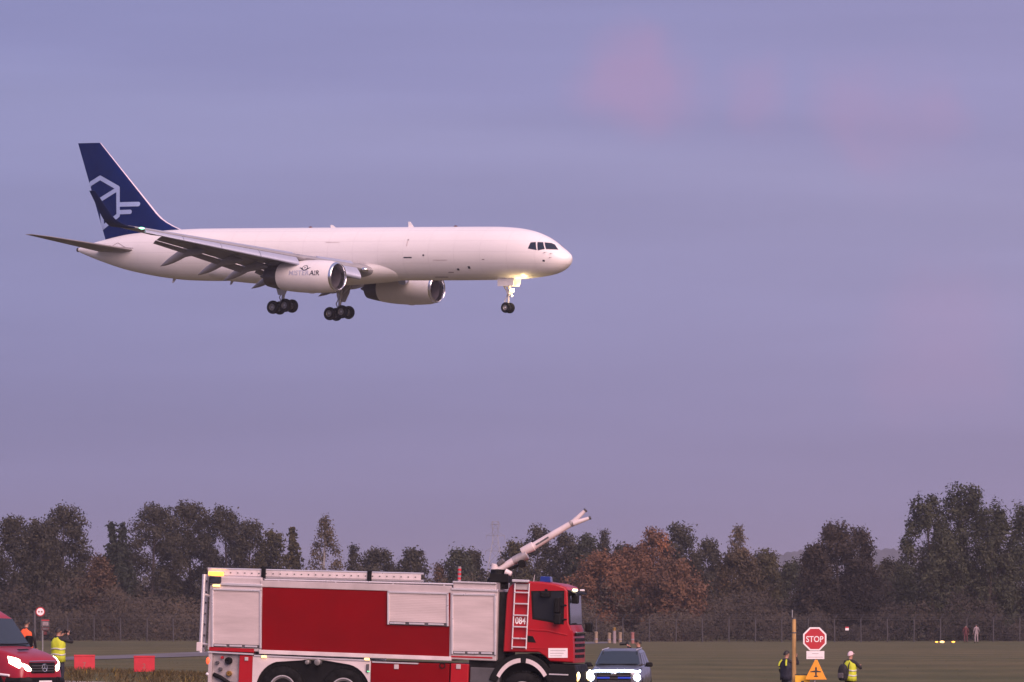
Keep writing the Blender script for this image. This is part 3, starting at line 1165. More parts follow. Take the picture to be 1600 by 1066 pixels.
def fin_stroke(pts, w, mb, y_side):
    P = [np.array(p) for p in pts]
    for a, b in zip(P[:-1], P[1:]):
        n_ = max(2, int(np.linalg.norm(b - a) / .25))
        d = (b - a) / np.linalg.norm(b - a)
        nn = np.array([-d[1], d[0]]) * w / 2
        row = []
        for i in range(n_ + 1):
            q = a + (b - a) * i / n_
            for k in (-1, 0, 1):
                r = q + nn * k
                z = r[1]
                s = min(r[0], fin_te(z) - .02)
                row.append((-s, y_side * (fin_t(s, z) + .014), z))
        fs_ = []
        for i in range(n_):
            for k in range(2):
                j = i * 3 + k
                fs_.append((j, j + 1, j + 4, j + 3))
        mb.add(row, fs_)
    for q in P:
        row, m_ = [], 16
        for i in range(m_):
            s, z = q[0] + w / 2 * math.cos(2 * PI * i / m_), q[1] + w / 2 * math.sin(2 * PI * i / m_)
            s = min(s, fin_te(z) - .02)
            row.append((-s, y_side * (fin_t(s, z) + .0145), z))
        mb.add(row, [tuple(range(m_))])


for ysd in (-1, 1):
    lg = MB()
    fin_stroke([zoomp(548, 368), zoomp(640, 316), zoomp(774, 391), zoomp(774, 588), zoomp(652, 676)], .36, lg, ysd)
    fin_stroke([zoomp(768, 400), zoomp(640, 474), zoomp(648, 600), zoomp(652, 676)], .34, lg, ysd)
    fin_stroke([zoomp(780, 510), zoomp(922, 507)], .36, lg, ysd)
    fin_stroke([zoomp(780, 566), zoomp(864, 563)], .34, lg, ysd)
    lg.build('tail_emblem', 'logo_blue', fin)

# fairing plates where the tailplane passes through the hull
for side in (-1, 1):
    for seg in (((41.2, .42), (42.3, .86)), ((42.3, .86), (43.0, .55)), ((40.4, .40), (42.0, .52)), ((43.0, .55), (44.3, .62))):
        (s1, z1), (s2, z2) = seg
        d = math.hypot(s2 - s1, z2 - z1)
        nx_, nz_ = -(z2 - z1) / d * .02, (s2 - s1) / d * .02
        patch([(s1 + nx_, z1 + nz_), (s2 + nx_, z2 + nz_), (s2 - nx_, z2 - nz_), (s1 - nx_, z1 - nz_)], side, .012, 3).build('panel_seam', 'seam', hull)

# ---- landing gear


def tyre_prof(r, w):
    return [(-w * .42, r * .52), (-w * .5, r * .68), (-w * .48, r * .86), (-w * .36, r * .965), (-w * .2, r), (w * .2, r), (w * .36, r * .965),
            (w * .48, r * .86), (w * .5, r * .68), (w * .42, r * .52)]


def hub_prof(r, w):
    return [(-w * .30, .0), (-w * .32, r * .16), (-w * .26, r * .2), (-w * .22, r * .4), (-w * .42, r * .5), (-w * .42, r * .55), (w * .42, r * .55),
            (w * .42, r * .5), (w * .22, r * .4), (w * .26, r * .2), (w * .32, r * .16), (w * .30, 0)]


for side in (-1, 1):
    y0 = side * 3.66
    sx, za = 23.82, -4.27
    g = MB()
    g.cyl((-23.6, y0, -1.5), (-23.78, y0, -3.1), .22, .20, 14)
    g.cyl((-23.78, y0, -3.0), (-sx, y0, za + .05), .13, .12, 12)
    g.tube([(-23.65, y0, -2.9), (-22.4, y0 - side * .1, -1.7)], .07)
    g.tube([(-23.7, y0, -2.9), (-23.7, y0 - side * 1.4, -1.75)], .08)
    g.tube([(-23.9, y0, -3.1), (-24.15, y0, -3.55), (-23.92, y0, -4.0)], .045)
    tilt = R(5.5)
    f_, r_ = (-sx + .58, za + .075), (-sx - .58, za - .075)
    g.tube([(r_[0], y0, r_[1]), (-sx, y0, za + .1), (f_[0], y0, f_[1])], .12)
    for (x, z) in (f_, r_):
        g.cyl((x, y0 - .55, z), (x, y0 + .55, z), .07, .07, 10)
    gear = g.build('main_landing_gear', 'strut_metal', jet, smooth=40)
    for (x, z) in (f_, r_):
        for yy in (-.43, .43):
            MB().lathe(tyre_prof(.51, .37), (x, y0 + yy, z), (0, 1, 0), 28).build('tyre', 'tyre', gear, smooth=50)
            MB().lathe(hub_prof(.51, .37), (x, y0 + yy, z), (0, 1, 0), 20).build('wheel_hub', 'hub', gear, smooth=35)
    # strut door on the outer side
    yo = y0 + side * .24
    MB().prism([(-22.9, -1.75), (-24.4, -1.75), (-24.3, -2.9), (-24.1, -3.4), (-23.45, -3.4), (-23.1, -2.7)], yo - .03, yo + .03).build('gear_door', 'gear_white', gear, bevel=.015)
    yi = y0 - side * 1.9
    MB().prism([(-22.7, -2.2), (-24.6, -2.2), (-24.5, -2.45), (-22.8, -2.45)], yi - .03, yi + .03).build('gear_door', 'gear_door_dark', gear, bevel=.01)

g = MB()
nx = 5.53
g.cyl((-5.45, 0, -1.6), (-5.5, 0, -3.1), .13, .12, 14)
g.cyl((-5.5, 0, -3.05), (-nx, 0, -3.95), .075, .07, 12)
g.cyl((-nx, -.36, -4.03), (-nx, .36, -4.03), .07, .07, 10)
g.tube([(-5.5, 0, -3.0), (-6.5, 0, -1.75)], .06)
g.tube([(-5.62, 0, -3.1), (-5.85, 0, -3.5), (-5.6, 0, -3.85)], .035)
g.box((-5.42, 0, -2.95), (.2, .55, .1))
ng = g.build('nose_landing_gear', 'gear_white', jet, smooth=40)
for yy in (-.26, .26):
    MB().lathe(tyre_prof(.40, .28), (-nx, yy, -4.03), (0, 1, 0), 28).build('tyre', 'tyre', ng, smooth=50)
    MB().lathe(hub_prof(.40, .28), (-nx, yy, -4.03), (0, 1, 0), 20).build('wheel_hub', 'hub', ng, smooth=35)
for yy in (-.42, .42):
    MB().prism([(-4.75, -1.8), (-6.3, -1.8), (-6.25, -2.45), (-4.85, -2.4)], yy - .02, yy + .02).build('gear_door', 'hull_white', ng, bevel=.01)
for yy, zz, rr_ in ((-.15, -2.72, .13), (.15, -2.72, .13), (0.0, -3.12, .09)):
    MB().lathe([(-.16, .03), (-.08, rr_), (0, rr_ * 1.08)], (-5.2, yy, zz), (1, 0, 0), 16, cap=True).build('lamp_housing', 'bare_metal', ng, smooth=40)
    MB().lathe([(0.004, rr_), (.03, rr_ * .7), (.045, .0)], (-5.2, yy, zz), (1, 0, 0), 16).build('landing_light', 'lamp_landing', ng, smooth=60)
# the lit lamps' own light
for yy, e in ((-.35, 90), (.3, 60)):
    ld = bpy.data.lights.new('landing_light_glow', 'POINT')
    ld.energy = e
    ld.color = (1.0, .72, .34)
    ld.shadow_soft_size = .12
    lo = bpy.data.objects.new('landing_light_glow', ld)
    COL.objects.link(lo)
    lo.parent = ng
    lo.location = (-4.35, yy, -2.62)

# ================================================================== fire engine
TS, TYAW, TP = 57.0, R(8.5), R(1.9)
TKX = TS * math.cos(TYAW)


def T(px, py):
    """photo pixel on the engine's near flank -> local x (forward), z (up from the road)"""
    dx, dy = px - 600.0, py - 1000.0
    return ((dx * math.cos(TP) + dy * math.sin(TP)) / TKX, (108.0 - (-dx * math.sin(TP) + dy * math.cos(TP))) / TS)


HW = 1.25
tr_anchor = at(600, 1108, FPX / TS)
truck = empty('fire_engine', tr_anchor, None, 'red and silver airport fire engine with raised water cannon boom on its roof', 'fire engine')
# the near flank passes through the anchor: shift by half the width, turn the nose a little towards the camera and dip it
rotm = (Matrix.Rotation(-TYAW, 4, 'Z') @ Matrix.Rotation(TP, 4, 'Y'))
truck.rotation_euler = rotm.to_euler()
truck.location = tr_anchor + rotm @ Vector((0, HW, 0))


def trect(mb, x0, y0, x1, y1, ya, yb):
    """box from a photo rectangle on the flank"""
    cx_, cz_ = T((x0 + x1) / 2, (y0 + y1) / 2)
    w, h = (x1 - x0) / TKX, (y1 - y0) / TS
    return mb.bb(cx_ - w / 2, cx_ + w / 2, ya, yb, cz_ - h / 2, cz_ + h / 2)


def TR(name, x0, y0, x1, y1, ya, yb, m, bevel=.012, parent=None):
    return trect(MB(), x0, y0, x1, y1, ya, yb).build(name, m, parent or truck, bevel=bevel)


def TPOLY(name, poly, ya, yb, m, bevel=.012, parent=None):
    return MB().prism([T(a, b) for a, b in poly], ya, yb).build(name, m, parent or truck, bevel=bevel)


# chassis and underbody
TR('chassis', 330, 1050, 872, 1072, -.5, .5, 'chassis_dark')
# main tank body between the modules
body = TPOLY('body', [(404, 917), (702, 926.5), (702, 1030), (404, 1017)], -HW + .02, HW - .02, 'truck_red_shade', .02)
TPOLY('roof_edge', [(402, 907), (702, 915.5), (702, 926.8), (402, 917.2)], -HW - .005, HW + .005, 'truck_silver', .015)
TPOLY('waist_rail', [(400, 1015.5), (702, 1026), (702, 1032.5), (400, 1022)], -HW - .05, HW + .05, 'truck_white', .012)
TPOLY('waist_rail', [(392, 1023.5), (575, 1031.0), (575, 1033.5), (392, 1026)], -HW - .035, HW + .035, 'rail_alu', .006)
TR('roof_deck', 404, 909, 702, 913, -HW + .1, HW - .1, 'grey_box', .01)

# rear module
rear = TPOLY('rear_module', [(322, 914), (405, 917), (403, 1019), (318, 1016)], -HW, HW, 'truck_silver', .03)
TPOLY('rear_roof', [(322, 899), (405, 902), (405, 917.5), (322, 914.5)], -HW + .02, HW - .02, 'truck_silver', .05)
TPOLY('gutter', [(326, 910), (405, 913), (405, 917), (326, 914)], -HW - .04, HW + .04, 'rail_alu', .01, rear)
TPOLY('red_band', [(321, 1011), (392, 1014), (392, 1020), (321, 1017)], -HW - .012, HW + .012, 'truck_red', .006, rear)
TPOLY('lower_rail', [(319, 1018), (391, 1021.5), (391, 1024), (319, 1020.5)], -HW - .04, HW + .04, 'rail_alu', .006, rear)


def shutter(x0, y0, x1, y1, slope, parent, handle=True):
    """roller shutter: frame, ribbed curtain, bottom bar with handle"""
    d = slope
    fr = MB()
    F = lambda x, y: (x, y + d * (x - x0))
    for a in ([F(x0, y0), F(x1, y0), F(x1, y0 + 3), F(x0, y0 + 3)], [F(x0, y0), F(x0 + 3, y0), F(x0 + 3, y1), F(x0, y1)],
              [F(x1 - 3, y0), F(x1, y0), F(x1, y1), F(x1 - 3, y1)]):
        fr.prism([T(*p) for p in a], -HW - .055, -HW + .02)
    s = fr.build('shutter', 'rail_alu', parent, bevel=.008)
    cu = MB()
    n = int((y1 - y0 - 8) / 2.6)
    for k in range(n):
        ya, yb = y0 + 3 + k * (y1 - y0 - 8) / n, y0 + 3 + (k + .95) * (y1 - y0 - 8) / n
        cu.prism([T(*F(x0 + 3, ya)), T(*F(x1 - 3, ya)), T(*F(x1 - 3, yb)), T(*F(x0 + 3, yb))], -HW - .022, -HW + .02)
    tag(cu.build('curtain', 'shutter_silver', s), kind='stuff')
    if handle:
        q = [F(x0 + 3, y1 - 5), F(x1 - 3, y1 - 5), F(x1 - 3, y1), F(x0 + 3, y1)]
        MB().prism([T(*p) for p in q], -HW - .012, -HW + .02).build('bottom_bar', 'grey_box', s)
        w = (x1 - x0 - 6)
        hb_ = MB()
        for k in range(3):
            xa, xb = x0 + 4 + k * w / 3, x0 + 4 + (k + .8) * w / 3
            hb_.prism([T(*F(xa, y1 - 4)), T(*F(xb, y1 - 4)), T(*F(xb, y1 - 1.2)), T(*F(xa, y1 - 1.2))], -HW - .05, -HW - .01)
        hb_.build('handle_bar', 'rail_alu', s, bevel=.006)
    return s


mat('shutter_silver', (0.54, 0.455, 0.46), 0.5, metal=0.05, var=0.10, scale=1.0, stretch=(.5, 1, 3))
shutter(325, 919, 404, 1011, .033, rear)
front = TPOLY('front_module', [(700, 919), (775, 921.5), (772, 1033), (698, 1030)], -HW, HW, 'truck_silver', .03)
TPOLY('front_roof', [(704, 909), (772, 911.5), (772, 922), (704, 919.5)], -HW + .05, HW - .05, 'truck_silver', .03)
TPOLY('gutter', [(704, 908), (772, 910.5), (772, 913), (704, 910.5)], -HW, HW, 'rail_alu', .008, front)
TPOLY('gutter', [(702, 918.5), (775, 921.5), (775, 925), (702, 922)], -HW - .04, HW + .04, 'rail_alu', .008, front)
shutter(702, 927, 772, 1022, .02, front)
TPOLY('red_band', [(701, 1024.5), (766, 1026.5), (766, 1029), (701, 1027)], -HW - .012, HW + .012, 'truck_red', .004, front)
shutter(602, 923.5, 698, 976, .028, body)

# lower skirt: pump bay, red post, white wheel panel with a double arch, red lockers
TPOLY('pump_bay', [(324, 1021), (369, 1023), (367, 1080), (322, 1078)], -HW + .12, HW - .12, 'pump_grey', .01)
pb = truck.children[-1] if truck.children else None
for (px, py, r, m) in ((351, 1033, .10, 'black_plastic'), (333, 1036, .05, 'grey_box'), (352, 1053, .075, 'brass'), (341, 1028, .04, 'sign_red'), (338, 1046, .05, 'grey_box')):
    x, z = T(px, py)
    MB().lathe([(0, r), (.14, r), (.17, r * .8), (.17, r * .3), (.1, r * .3)], (x, -HW + .13, z), (0, -1, 0), 16, cap=True).build('pump_outlet', m, truck, smooth=40)
x, z = T(333, 1052)
MB().tube([(x - .1, -HW + .08, z - .05), (x + .1, -HW + .0, z - .12), (x + .35, -HW + .05, z - .28), (x + .5, -HW + .1, z - .3)], .06).build('suction_hose', 'black_plastic', truck, smooth=60)
TR('corner_post', 319, 1020, 325, 1078, -HW - .01, HW + .01, 'truck_silver')
TPOLY('red_post', [(369, 1024), (391, 1025), (388, 1085), (366, 1084)], -HW + .0, HW - .0, 'truck_red', .015)
MB().box((*[T(380, 1030)[0]], -HW - .02, T(380, 1030)[1]), (.1, .03, .1)).build('latch', 'truck_silver', truck, bevel=.01)

arch = [(390, 1026), (576, 1033), (574, 1090), (566, 1090)]
c2x, c1x = 533, 436
a2 = [(c2x + 42 * math.cos(t), 1080 - 47 * math.sin(t) + 1.5) for t in np.linspace(.0, 1.35, 9)]
a1 = [(c1x + 42 * math.cos(t), 1076 - 47 * math.sin(t) + 1.5) for t in np.linspace(PI - 1.35, PI, 9)]
arch += a2 + [(506, 1029.5), (498, 1028), (476, 1027.5), (468, 1029)] + a1 + [(388, 1086)]
MB().prism([T(a, b + 3.0 if 4 <= i < len(arch) - 1 else b) for i, (a, b) in enumerate(arch)], -HW - .01, -HW + .05).build('wheel_panel', 'truck_white', truck, bevel=.006)
TR('wheel_well', 394, 1034, 572, 1085, -HW + .07, HW - .07, 'black_plastic')
for px, r in ((478, .06), (494, .085)):
    x, z = T(px, 1035)
    MB().lathe([(0, r), (.3, r), (.31, r * .7), (.31, 0)], (x, -HW + .06, z), (0, -1, 0), 18).build('air_reservoir', 'hub', truck, smooth=40)
TPOLY('locker', [(576, 1033.5), (699, 1037), (697, 1098), (574, 1094)], -HW - .005, HW + .005, 'truck_red_shade', .02)
TPOLY('locker', [(701, 1036.5), (729, 1037.5), (727, 1098), (699, 1097)], -HW - .005, HW + .005, 'truck_red', .02)
TPOLY('locker_rail', [(578, 1028.5 + 5), (651, 1036), (650, 1038), (578, 1035.5)], -HW - .03, -HW + .02, 'rail_alu', .004)
for px, py in ((616, 1042), (713, 1038.5 + 3)):
    x, z = T(px, py)
    MB().box((x, -HW - .02, z), (.13, .03, .13)).build('latch', 'truck_silver', truck, bevel=.012)
x, z = T(688, 1040)
MB().lathe([(0, .085), (.02, .085), (.02, .06), (-.02, .055), (-.02, 0)], (x, -HW - .006, z), (0, -1, 0), 20).build('filler_port', 'black_plastic', truck, smooth=35)
TR('wheel_well', 766, 1026, 860, 1085, -HW + .46, HW - .46, 'black_plastic')
TR('battery_box', 730, 1043, 776, 1090, -HW + .06, HW - .06, 'grey_box', .02)
TR('frame_gap', 728, 1030, 786, 1044, -HW + .15, HW - .15, 'chassis_dark')
TR('frame_gap', 773, 925, 784, 1040, -HW + .25, HW - .25, 'chassis_dark')
for px, py in ((408, 1026.5), (570, 1030)):
    x, z = T(px, py)
    MB().box((x, -HW - .045, z), (.14, .04, .055)).build('side_marker', 'lamp_marker', truck, bevel=.01)
x, z = T(571, 1044)
MB().box((x, -HW - .03, z), (.08, .05, .22)).build('control_box', 'grey_box', truck, bevel=.01)
MB().box((x + .03, -HW - .06, z - .09), (.07, .02, .035)).build('pilot_lamp', 'lamp_green_dim', truck)
x, z = T(319, 1033)
MB().sphere((x, -HW + .02, z), (.06, .07, .10)).build('tail_lamp', 'lamp_red', truck, smooth=60)
x, z = T(318, 1054)
MB().sphere((x, -HW + .05, z), (.06, .08, .05)).build('reflector', 'sign_white', truck, smooth=60)

# wheels


def truck_wheel(px, py, side):
    x, z = T(px, py)
    y = side * (HW - .22)
    pr = tyre_prof(.64, .42)
    w = MB().lathe(pr, (x, y, z), (0, 1, 0), 40)
    for k in range(34):                                    # tread blocks
        a = 2 * PI * k / 34
        for yy in (-.13, .0, .13):
            w.box((x + .64 * math.cos(a), y + yy, z + .64 * math.sin(a)), (.03, .11, .065), (0, -a, 0))
    wh = w.build('wheel', 'tyre', truck, smooth=40)
    MB().lathe([(-.17, .0), (-.2, .12), (-.16, .16), (-.06, .24), (-.14, .31), (-.18, .335), (-.18, .35), (.18, .35), (.18, .33), (.1, .2), (.1, 0)],
               (x, y, z), (0, -side * -1, 0), 32).build('rim', 'hub', wh, smooth=35)
    MB().lathe([(-.185, .325), (-.2, .335), (-.2, .355), (-.185, .365)], (x, y, z), (0, 1 if side < 0 else -1, 0), 32).build('rim_edge', 'rail_alu', wh, smooth=40)


for side in (-1, 1):
    for px, py in ((436, 1076), (532, 1080), (812, 1085)):
        truck_wheel(px, py, side)

# ---- cab
cabpoly = [(782, 1019), (784, 985), (787.5, 930), (791, 918), (798, 911), (812, 908), (842, 909), (866, 912.5), (879, 917), (883.5, 923), (885, 974), (889.5, 984),
           (891.5, 1010), (891.5, 1036), (856, 1034), (848, 1026), (838, 1019.5)]
prof = [T(*p) for p in cabpoly]
cab = MB()
rr = []
for y, k in ((-HW, .965), (-HW + .03, .985), (-HW + .1, 1.0), (HW - .1, 1.0), (HW - .03, .985), (HW, .965)):
    cx_, cz_ = T(838, 970)
    rr.append([(cx_ + (a - cx_) * k, y, cz_ + (b - cz_) * k) for a, b in prof])
cab = cab.loft(rr).build('cab', 'truck_red', truck, smooth=30, bevel=.012)


def cab_panel(name, poly, m, off=.02, thick=.03, bevel=.006, parent=cab):
    return MB().prism([T(*p) for p in poly], -HW - off, -HW - off + thick).build(name, m, parent, bevel=bevel)


cab_panel('door_window', [(828.5, 926), (875, 925.5), (874.5, 973), (866, 971.5), (830.5, 965)], 'vehicle_glass', .012)
cab_panel('window_frame', [(826, 923.5), (878, 923), (877, 976), (866, 974), (828, 967.5)], 'black_plastic', .006)
MB().prism([T(*p) for p in [(828.5, 926), (875, 925.5), (874.5, 973), (866, 971.5), (830.5, 965)]], HW + .0, HW + .012).build('door_window', 'vehicle_glass', cab)
cab_panel('door_handle', [(820, 993), (829, 994), (834, 1004), (821, 1003)], 'black_plastic', .015)
cab_panel('body_crease', [(823, 982.5), (850, 984), (882, 991), (882, 993), (850, 986.5), (823, 985)], 'truck_red', .022, .03, .008)
cab_panel('body_crease', [(801, 1011), (886, 1013.5), (886, 1014.8), (801, 1012.3)], 'truck_red', .012, .02, .004)
plac = cab_panel('placard', [(853, 1012.5), (883, 1012.5), (883, 1027.5), (853, 1027.5)], 'sign_white', .016, .012, .002)
for k in range(3):
    yy = 1016 + k * 4
    MB().prism([T(856, yy), T(880 - 3 * k, yy), T(880 - 3 * k, yy + .8), T(856, yy + .8)], -HW - .0185, -HW - .016).build('placard_line', 'sign_print_soft', cab)
cab_panel('corner_panel', [(886, 985), (891, 985), (892.5, 1033), (887, 1033)], 'truck_red', .004, .03)
# number between the ladder rungs
tv, tf, ta, tb_ = text_mesh('084', .34, .008)
x0_, z0_ = T(801.4, 974.5)
k = .29 / (tb_ - ta)
MB().add([(x0_ + (p[0] - ta) * k, -HW - .014, z0_ + p[1] * .78) for p in tv], tf).build('cab_number', 'sign_white', cab)
# access ladder up the cab flank
lad = MB()
for px, dx in ((799, -4.5), (821, -4.5)):
    a, b = T(px + 3, 912), T(px + dx + 2.5, 1014)
    lad.tube([(a[0], -HW - .09, a[1]), (b[0], -HW - .09, b[1])], .022)
cl = lad.build('cab_ladder', 'rail_alu', truck, smooth=40)
for py in (926, 943.5, 961.5, 979.5, 997.5, 1011):
    sh = (1014 - py) / 102 * 4.5
    a, b = T(797 + sh, py), T(819 + sh, py)
    MB().box(((a[0] + b[0]) / 2, -HW - .095, (a[1] + b[1]) / 2), (b[0] - a[0], .05, .04), (0, 0, 0)).build('rung', 'rail_alu', cl, bevel=.008)
a = T(811, 908)
MB().box((a[0], -HW - .05, a[1]), (.46, .28, .07)).build('ladder_top', 'rail_alu', cl, bevel=.012)
a = T(811, 917)
MB().box((a[0], -HW - .02, a[1]), (.40, .05, .16)).build('ladder_plate', 'truck_silver', cl, bevel=.01)

# cab front: visor, windscreen, grille, bumper, headlamps
xf = T(884, 950)[0]
zt_, zb_ = T(884, 929)[1], T(884, 977)[1]


def front_quad(mb, ya, yb, za, zb, xa, xb, th=.02):
    """panel across the cab's front between heights za (bottom) and zb, at x xa (bottom) and xb (top)"""
    p = [(xa, ya, za), (xa, yb, za), (xb, yb, zb), (xb, ya, zb)]
    q = [(x - th, y, z) for x, y, z in p]
    return mb.add(p + q, [(0, 1, 2, 3), (7, 6, 5, 4), (0, 4, 5, 1), (1, 5, 6, 2), (2, 6, 7, 3), (3, 7, 4, 0)])


front_quad(MB(), -HW + .04, HW - .04, zb_ - .03, zt_ + .03, T(885, 978)[0] + .022, T(883.5, 926)[0] + .022, .07).build('windscreen_surround', 'black_plastic', cab, bevel=.01)
front_quad(MB(), -HW + .10, HW - .10, zb_ + .02, zt_ - .02, T(885, 978)[0] + .034, T(883.5, 926)[0] + .034, .03).build('windscreen', 'windshield_glass', cab, bevel=.008)
vz = T(884, 923)[1]
MB().prism([(xf - .15, vz + .06), (xf + .16, vz - .06), (xf + .17, vz - .11), (xf - .1, vz - .02)], -HW + .03, HW - .03).build('sun_visor', 'black_plastic', cab, bevel=.015)
for yy, m_ in ((-HW + .5, 'lamp_warm'), (HW - .5, 'sign_white')):
    MB().box((xf + .10, yy, vz + .02), (.12, .16, .05)).build('roof_lamp', m_, cab, bevel=.015)
zg0, zg1 = T(890, 1034)[1], T(890, 985)[1]
xg = T(891.5, 1010)[0]
for k in range(5):
    z = zg0 + .1 + k * (zg1 - zg0 - .1) / 5
    MB().box((xg + .01, 0, z + .05), (.05, 1.75, .085)).build('grille_slat', 'black_plastic', cab, bevel=.012)
MB().box((xg + .02, 0, zg1 - .06), (.04, 1.9, .035)).build('grille_trim', 'chrome', cab, bevel=.008)
bm = TPOLY('bumper', [(853, 1037), (894, 1038.5), (897, 1050), (896, 1080), (862, 1078)], -HW + .0, HW - .0, 'black_plastic', .03)
TR('bumper_trim', 854, 1052.5, 884, 1054.5, -HW - .02, -HW + .03, 'rail_alu', .005, bm)
x, z = T(862, 1058)
MB().box((x, -HW - .02, z), (.14, .03, .05)).build('side_marker', 'lamp_amber_dim', bm, bevel=.008) if 'lamp_amber_dim' in MATS else None
xb = T(897, 1057)[0]
for sgn in (-1, 1):
    for dy, r_, m_, dz in ((.30, .105, 'lamp_head', 0), (.08, .06, 'lamp_marker', .02), (.15, .045, 'lamp_marker', -.1)):
        y = sgn * (HW - dy)
        z = T(897, 1056)[1] + dz
        MB().lathe([(-.05, r_ * 1.1), (.02, r_), (.05, r_ * .6), (.06, 0)], (xb - .01, y, z), (1, 0, 0), 16).build('headlamp', m_, bm, smooth=60)
# fender with pale stripe
for sgn in (-1, 1):
    fe = MB()
    pts = [(812 + 55 * math.cos(t), 1083 - 62 * math.sin(t)) for t in np.linspace(.35, PI - .35, 16)]
    inn = [(812 + 43 * math.cos(t), 1083 - 47 * math.sin(t)) for t in np.linspace(PI - .35, .35, 16)]
    q = sorted([-sgn * -HW, -sgn * -(HW - .42)])
    fnd = fe.prism([T(*p) for p in pts + inn], q[0], q[1]).build('fender', 'black_plastic', truck, bevel=.015)
    for t0, t1 in ((.55, 1.42), (1.62, 2.62)):
        o_ = [(812 + 45.5 * math.cos(t), 1082.5 - 54.5 * math.sin(t)) for t in np.linspace(t0, t1, 10)]
        i_ = [(812 + 40 * math.cos(t), 1082.5 - 47.5 * math.sin(t)) for t in np.linspace(t1, t0, 10)]
        yy = sgn * (HW + .012)
        MB().prism([T(*p) for p in o_ + i_], yy - .02, yy + .004).build('fender_stripe', 'truck_white', fnd)
# mirrors
mir = MB()


def mirror(px, py, w, h, yoff, arm):
    x, z = T(px, py)
    y = -HW - yoff
    o = MB().box((x, y, z), (w, .22, h)).build('mirror', 'black_plastic', cab, bevel=.04)
    a = T(*arm)
    MB().tube([(a[0], -HW + .02, a[1]), (x, y, a[1])], .025).build('mirror_arm', 'black_plastic', o)


mirror(868, 946, .16, .42, .2, (881, 946))
mirror(869, 967, .20, .30, .2, (881, 968))
mirror(849, 929, .27, .17, .12, (851, 922))
mirror(892, 936, .20, .26, -.35, (886, 930))
x, z = T(893, 983)
MB().box((x + .1, HW - .25, z + .05), (.18, .3, .26)).build('mirror', 'black_plastic', cab, bevel=.04)
# roof beacons and horn
x, z = T(846, 906)
MB().prism([(x - .16, z - .07), (x + .16, z - .07), (x + .14, z + .09), (x - .14, z + .09)], -.95, -.62).build('blue_beacon', 'beacon_blue', cab, bevel=.02)
x, z = T(828, 905)
MB().cyl((x, -1.0, z - .1), (x + .03, -1.0, z + .12), .012, .006).build('roof_aerial', 'rail_alu', cab)

# roof load: long ladder in its trough, rails, stripes, rear lamps, rear ladder
q = [(316, 887), (408, 889), (452, 891), (652, 896.5), (653, 909), (452, 905), (316, 901)]
ladr = MB()
for (a, b) in (((316, 888.5), (652, 896.8)), ((316, 900), (652, 907.8))):
    for yy in (-1.0, -.55):
        p0, p1 = T(*a), T(*b)
        ladr.tube([(p0[0], yy, p0[1]), (p1[0], yy, p1[1])], .035, 6)
lo_ = ladr.build('roof_ladder', 'rail_alu', truck, smooth=40)
for k in range(30):
    px = 322 + k * 11.2
    py = 888.5 + (px - 316) * .0247
    p0, p1 = T(px, py), T(px, py + 11.2)
    for yy in (-1.0,):
        MB().box(((p0[0] + p1[0]) / 2, yy - .03, (p0[1] + p1[1]) / 2), (.196, .02, .15)).build('ladder_panel', 'truck_white', lo_, bevel=.004)
    MB().box((p0[0] - .05, -1.045, (p0[1] + p1[1]) / 2 + .005), (.035, .012, .028)).build('rung_end', 'grey_box', lo_)
    MB().tube([(p0[0] - .09, -1.0, (p0[1] + p1[1]) / 2), (p0[0] - .09, -.55, (p0[1] + p1[1]) / 2)], .02, 6).build('rung', 'rail_alu', lo_)
for px in (405, 572):
    py = 888.5 + (px - 316) * .0247
    p0, p1 = T(px, py - 3), T(px, py + 18)
    MB().bb(p0[0] - .06, p0[0] + .06, -1.09, -.5, p1[1], p0[1]).build('ladder_bracket', 'black_plastic', truck, bevel=.01)
TR('hose_roll', 398, 885, 410, 889, -.9, -.6, 'black_plastic', .03)
TR('hose_roll', 412, 887.5, 440, 890.5, -.95, -.65, 'black_plastic', .03)
p0, p1 = T(408, 905.5), T(705, 913.0)
MB().tube([(p0[0], -HW + .06, p0[1]), (p1[0], -HW + .06, p1[1])], .025).build('roof_rail', 'rail_alu', truck, smooth=40)
for px in (430, 520, 610, 690):
    a, b = T(px, 906 + (px - 408) * .025), T(px, 913 + (px - 408) * .025)
    MB().cyl((a[0], -HW + .06, a[1]), (b[0], -HW + .06, b[1]), .02).build('rail_post', 'rail_alu', truck)
x, z0 = T(710, 909)
z1 = T(710, 885)[1]
nseg = 7
for k in range(nseg):
    za, zb2 = z0 + (z1 - z0) * k / nseg, z0 + (z1 - z0) * (k + .985) / nseg
    MB().cyl((x, -.8, za), (x, -.8, zb2), .048, .048, 12).build('striped_mast', 'marker_red' if k % 2 else 'cloth_pale', truck)
for px0, px1, py in ((319, 343, 896),):
    a, b = T(px0, py), T(px1, py + 1)
    MB().bb(a[0], b[0], -HW + .02, -HW + .10, a[1] - .05, a[1] + .055).build('amber_light_bar', 'lamp_amber', truck, bevel=.02)
a = T(331, 906)
MB().box((a[0], -HW - .03, a[1]), (.32, .16, .20)).build('work_lamp', 'cloth_navy', truck, bevel=.03)
a = T(333, 915)
MB().box((a[0], -HW - .06, a[1]), (.2, .05, .05)).build('side_marker', 'lamp_marker', truck, bevel=.01)
rl = MB()
for yy in (-HW + .1, -HW + .5):
    p0, p1 = T(312, 897), T(306, 1020)
    rl.tube([(p0[0], yy, p0[1]), (p1[0], yy, p1[1])], .055, 8)
rlo = rl.build('rear_ladder', 'rail_alu', truck, smooth=40)
for k in range(7):
    px, py = 311.5 - k * .8, 908 + k * 17
    p = T(px, py)
    MB().tube([(p[0], -HW + .1, p[1]), (p[0], -HW + .5, p[1])], .03, 6).build('rung', 'grey_box', rlo)
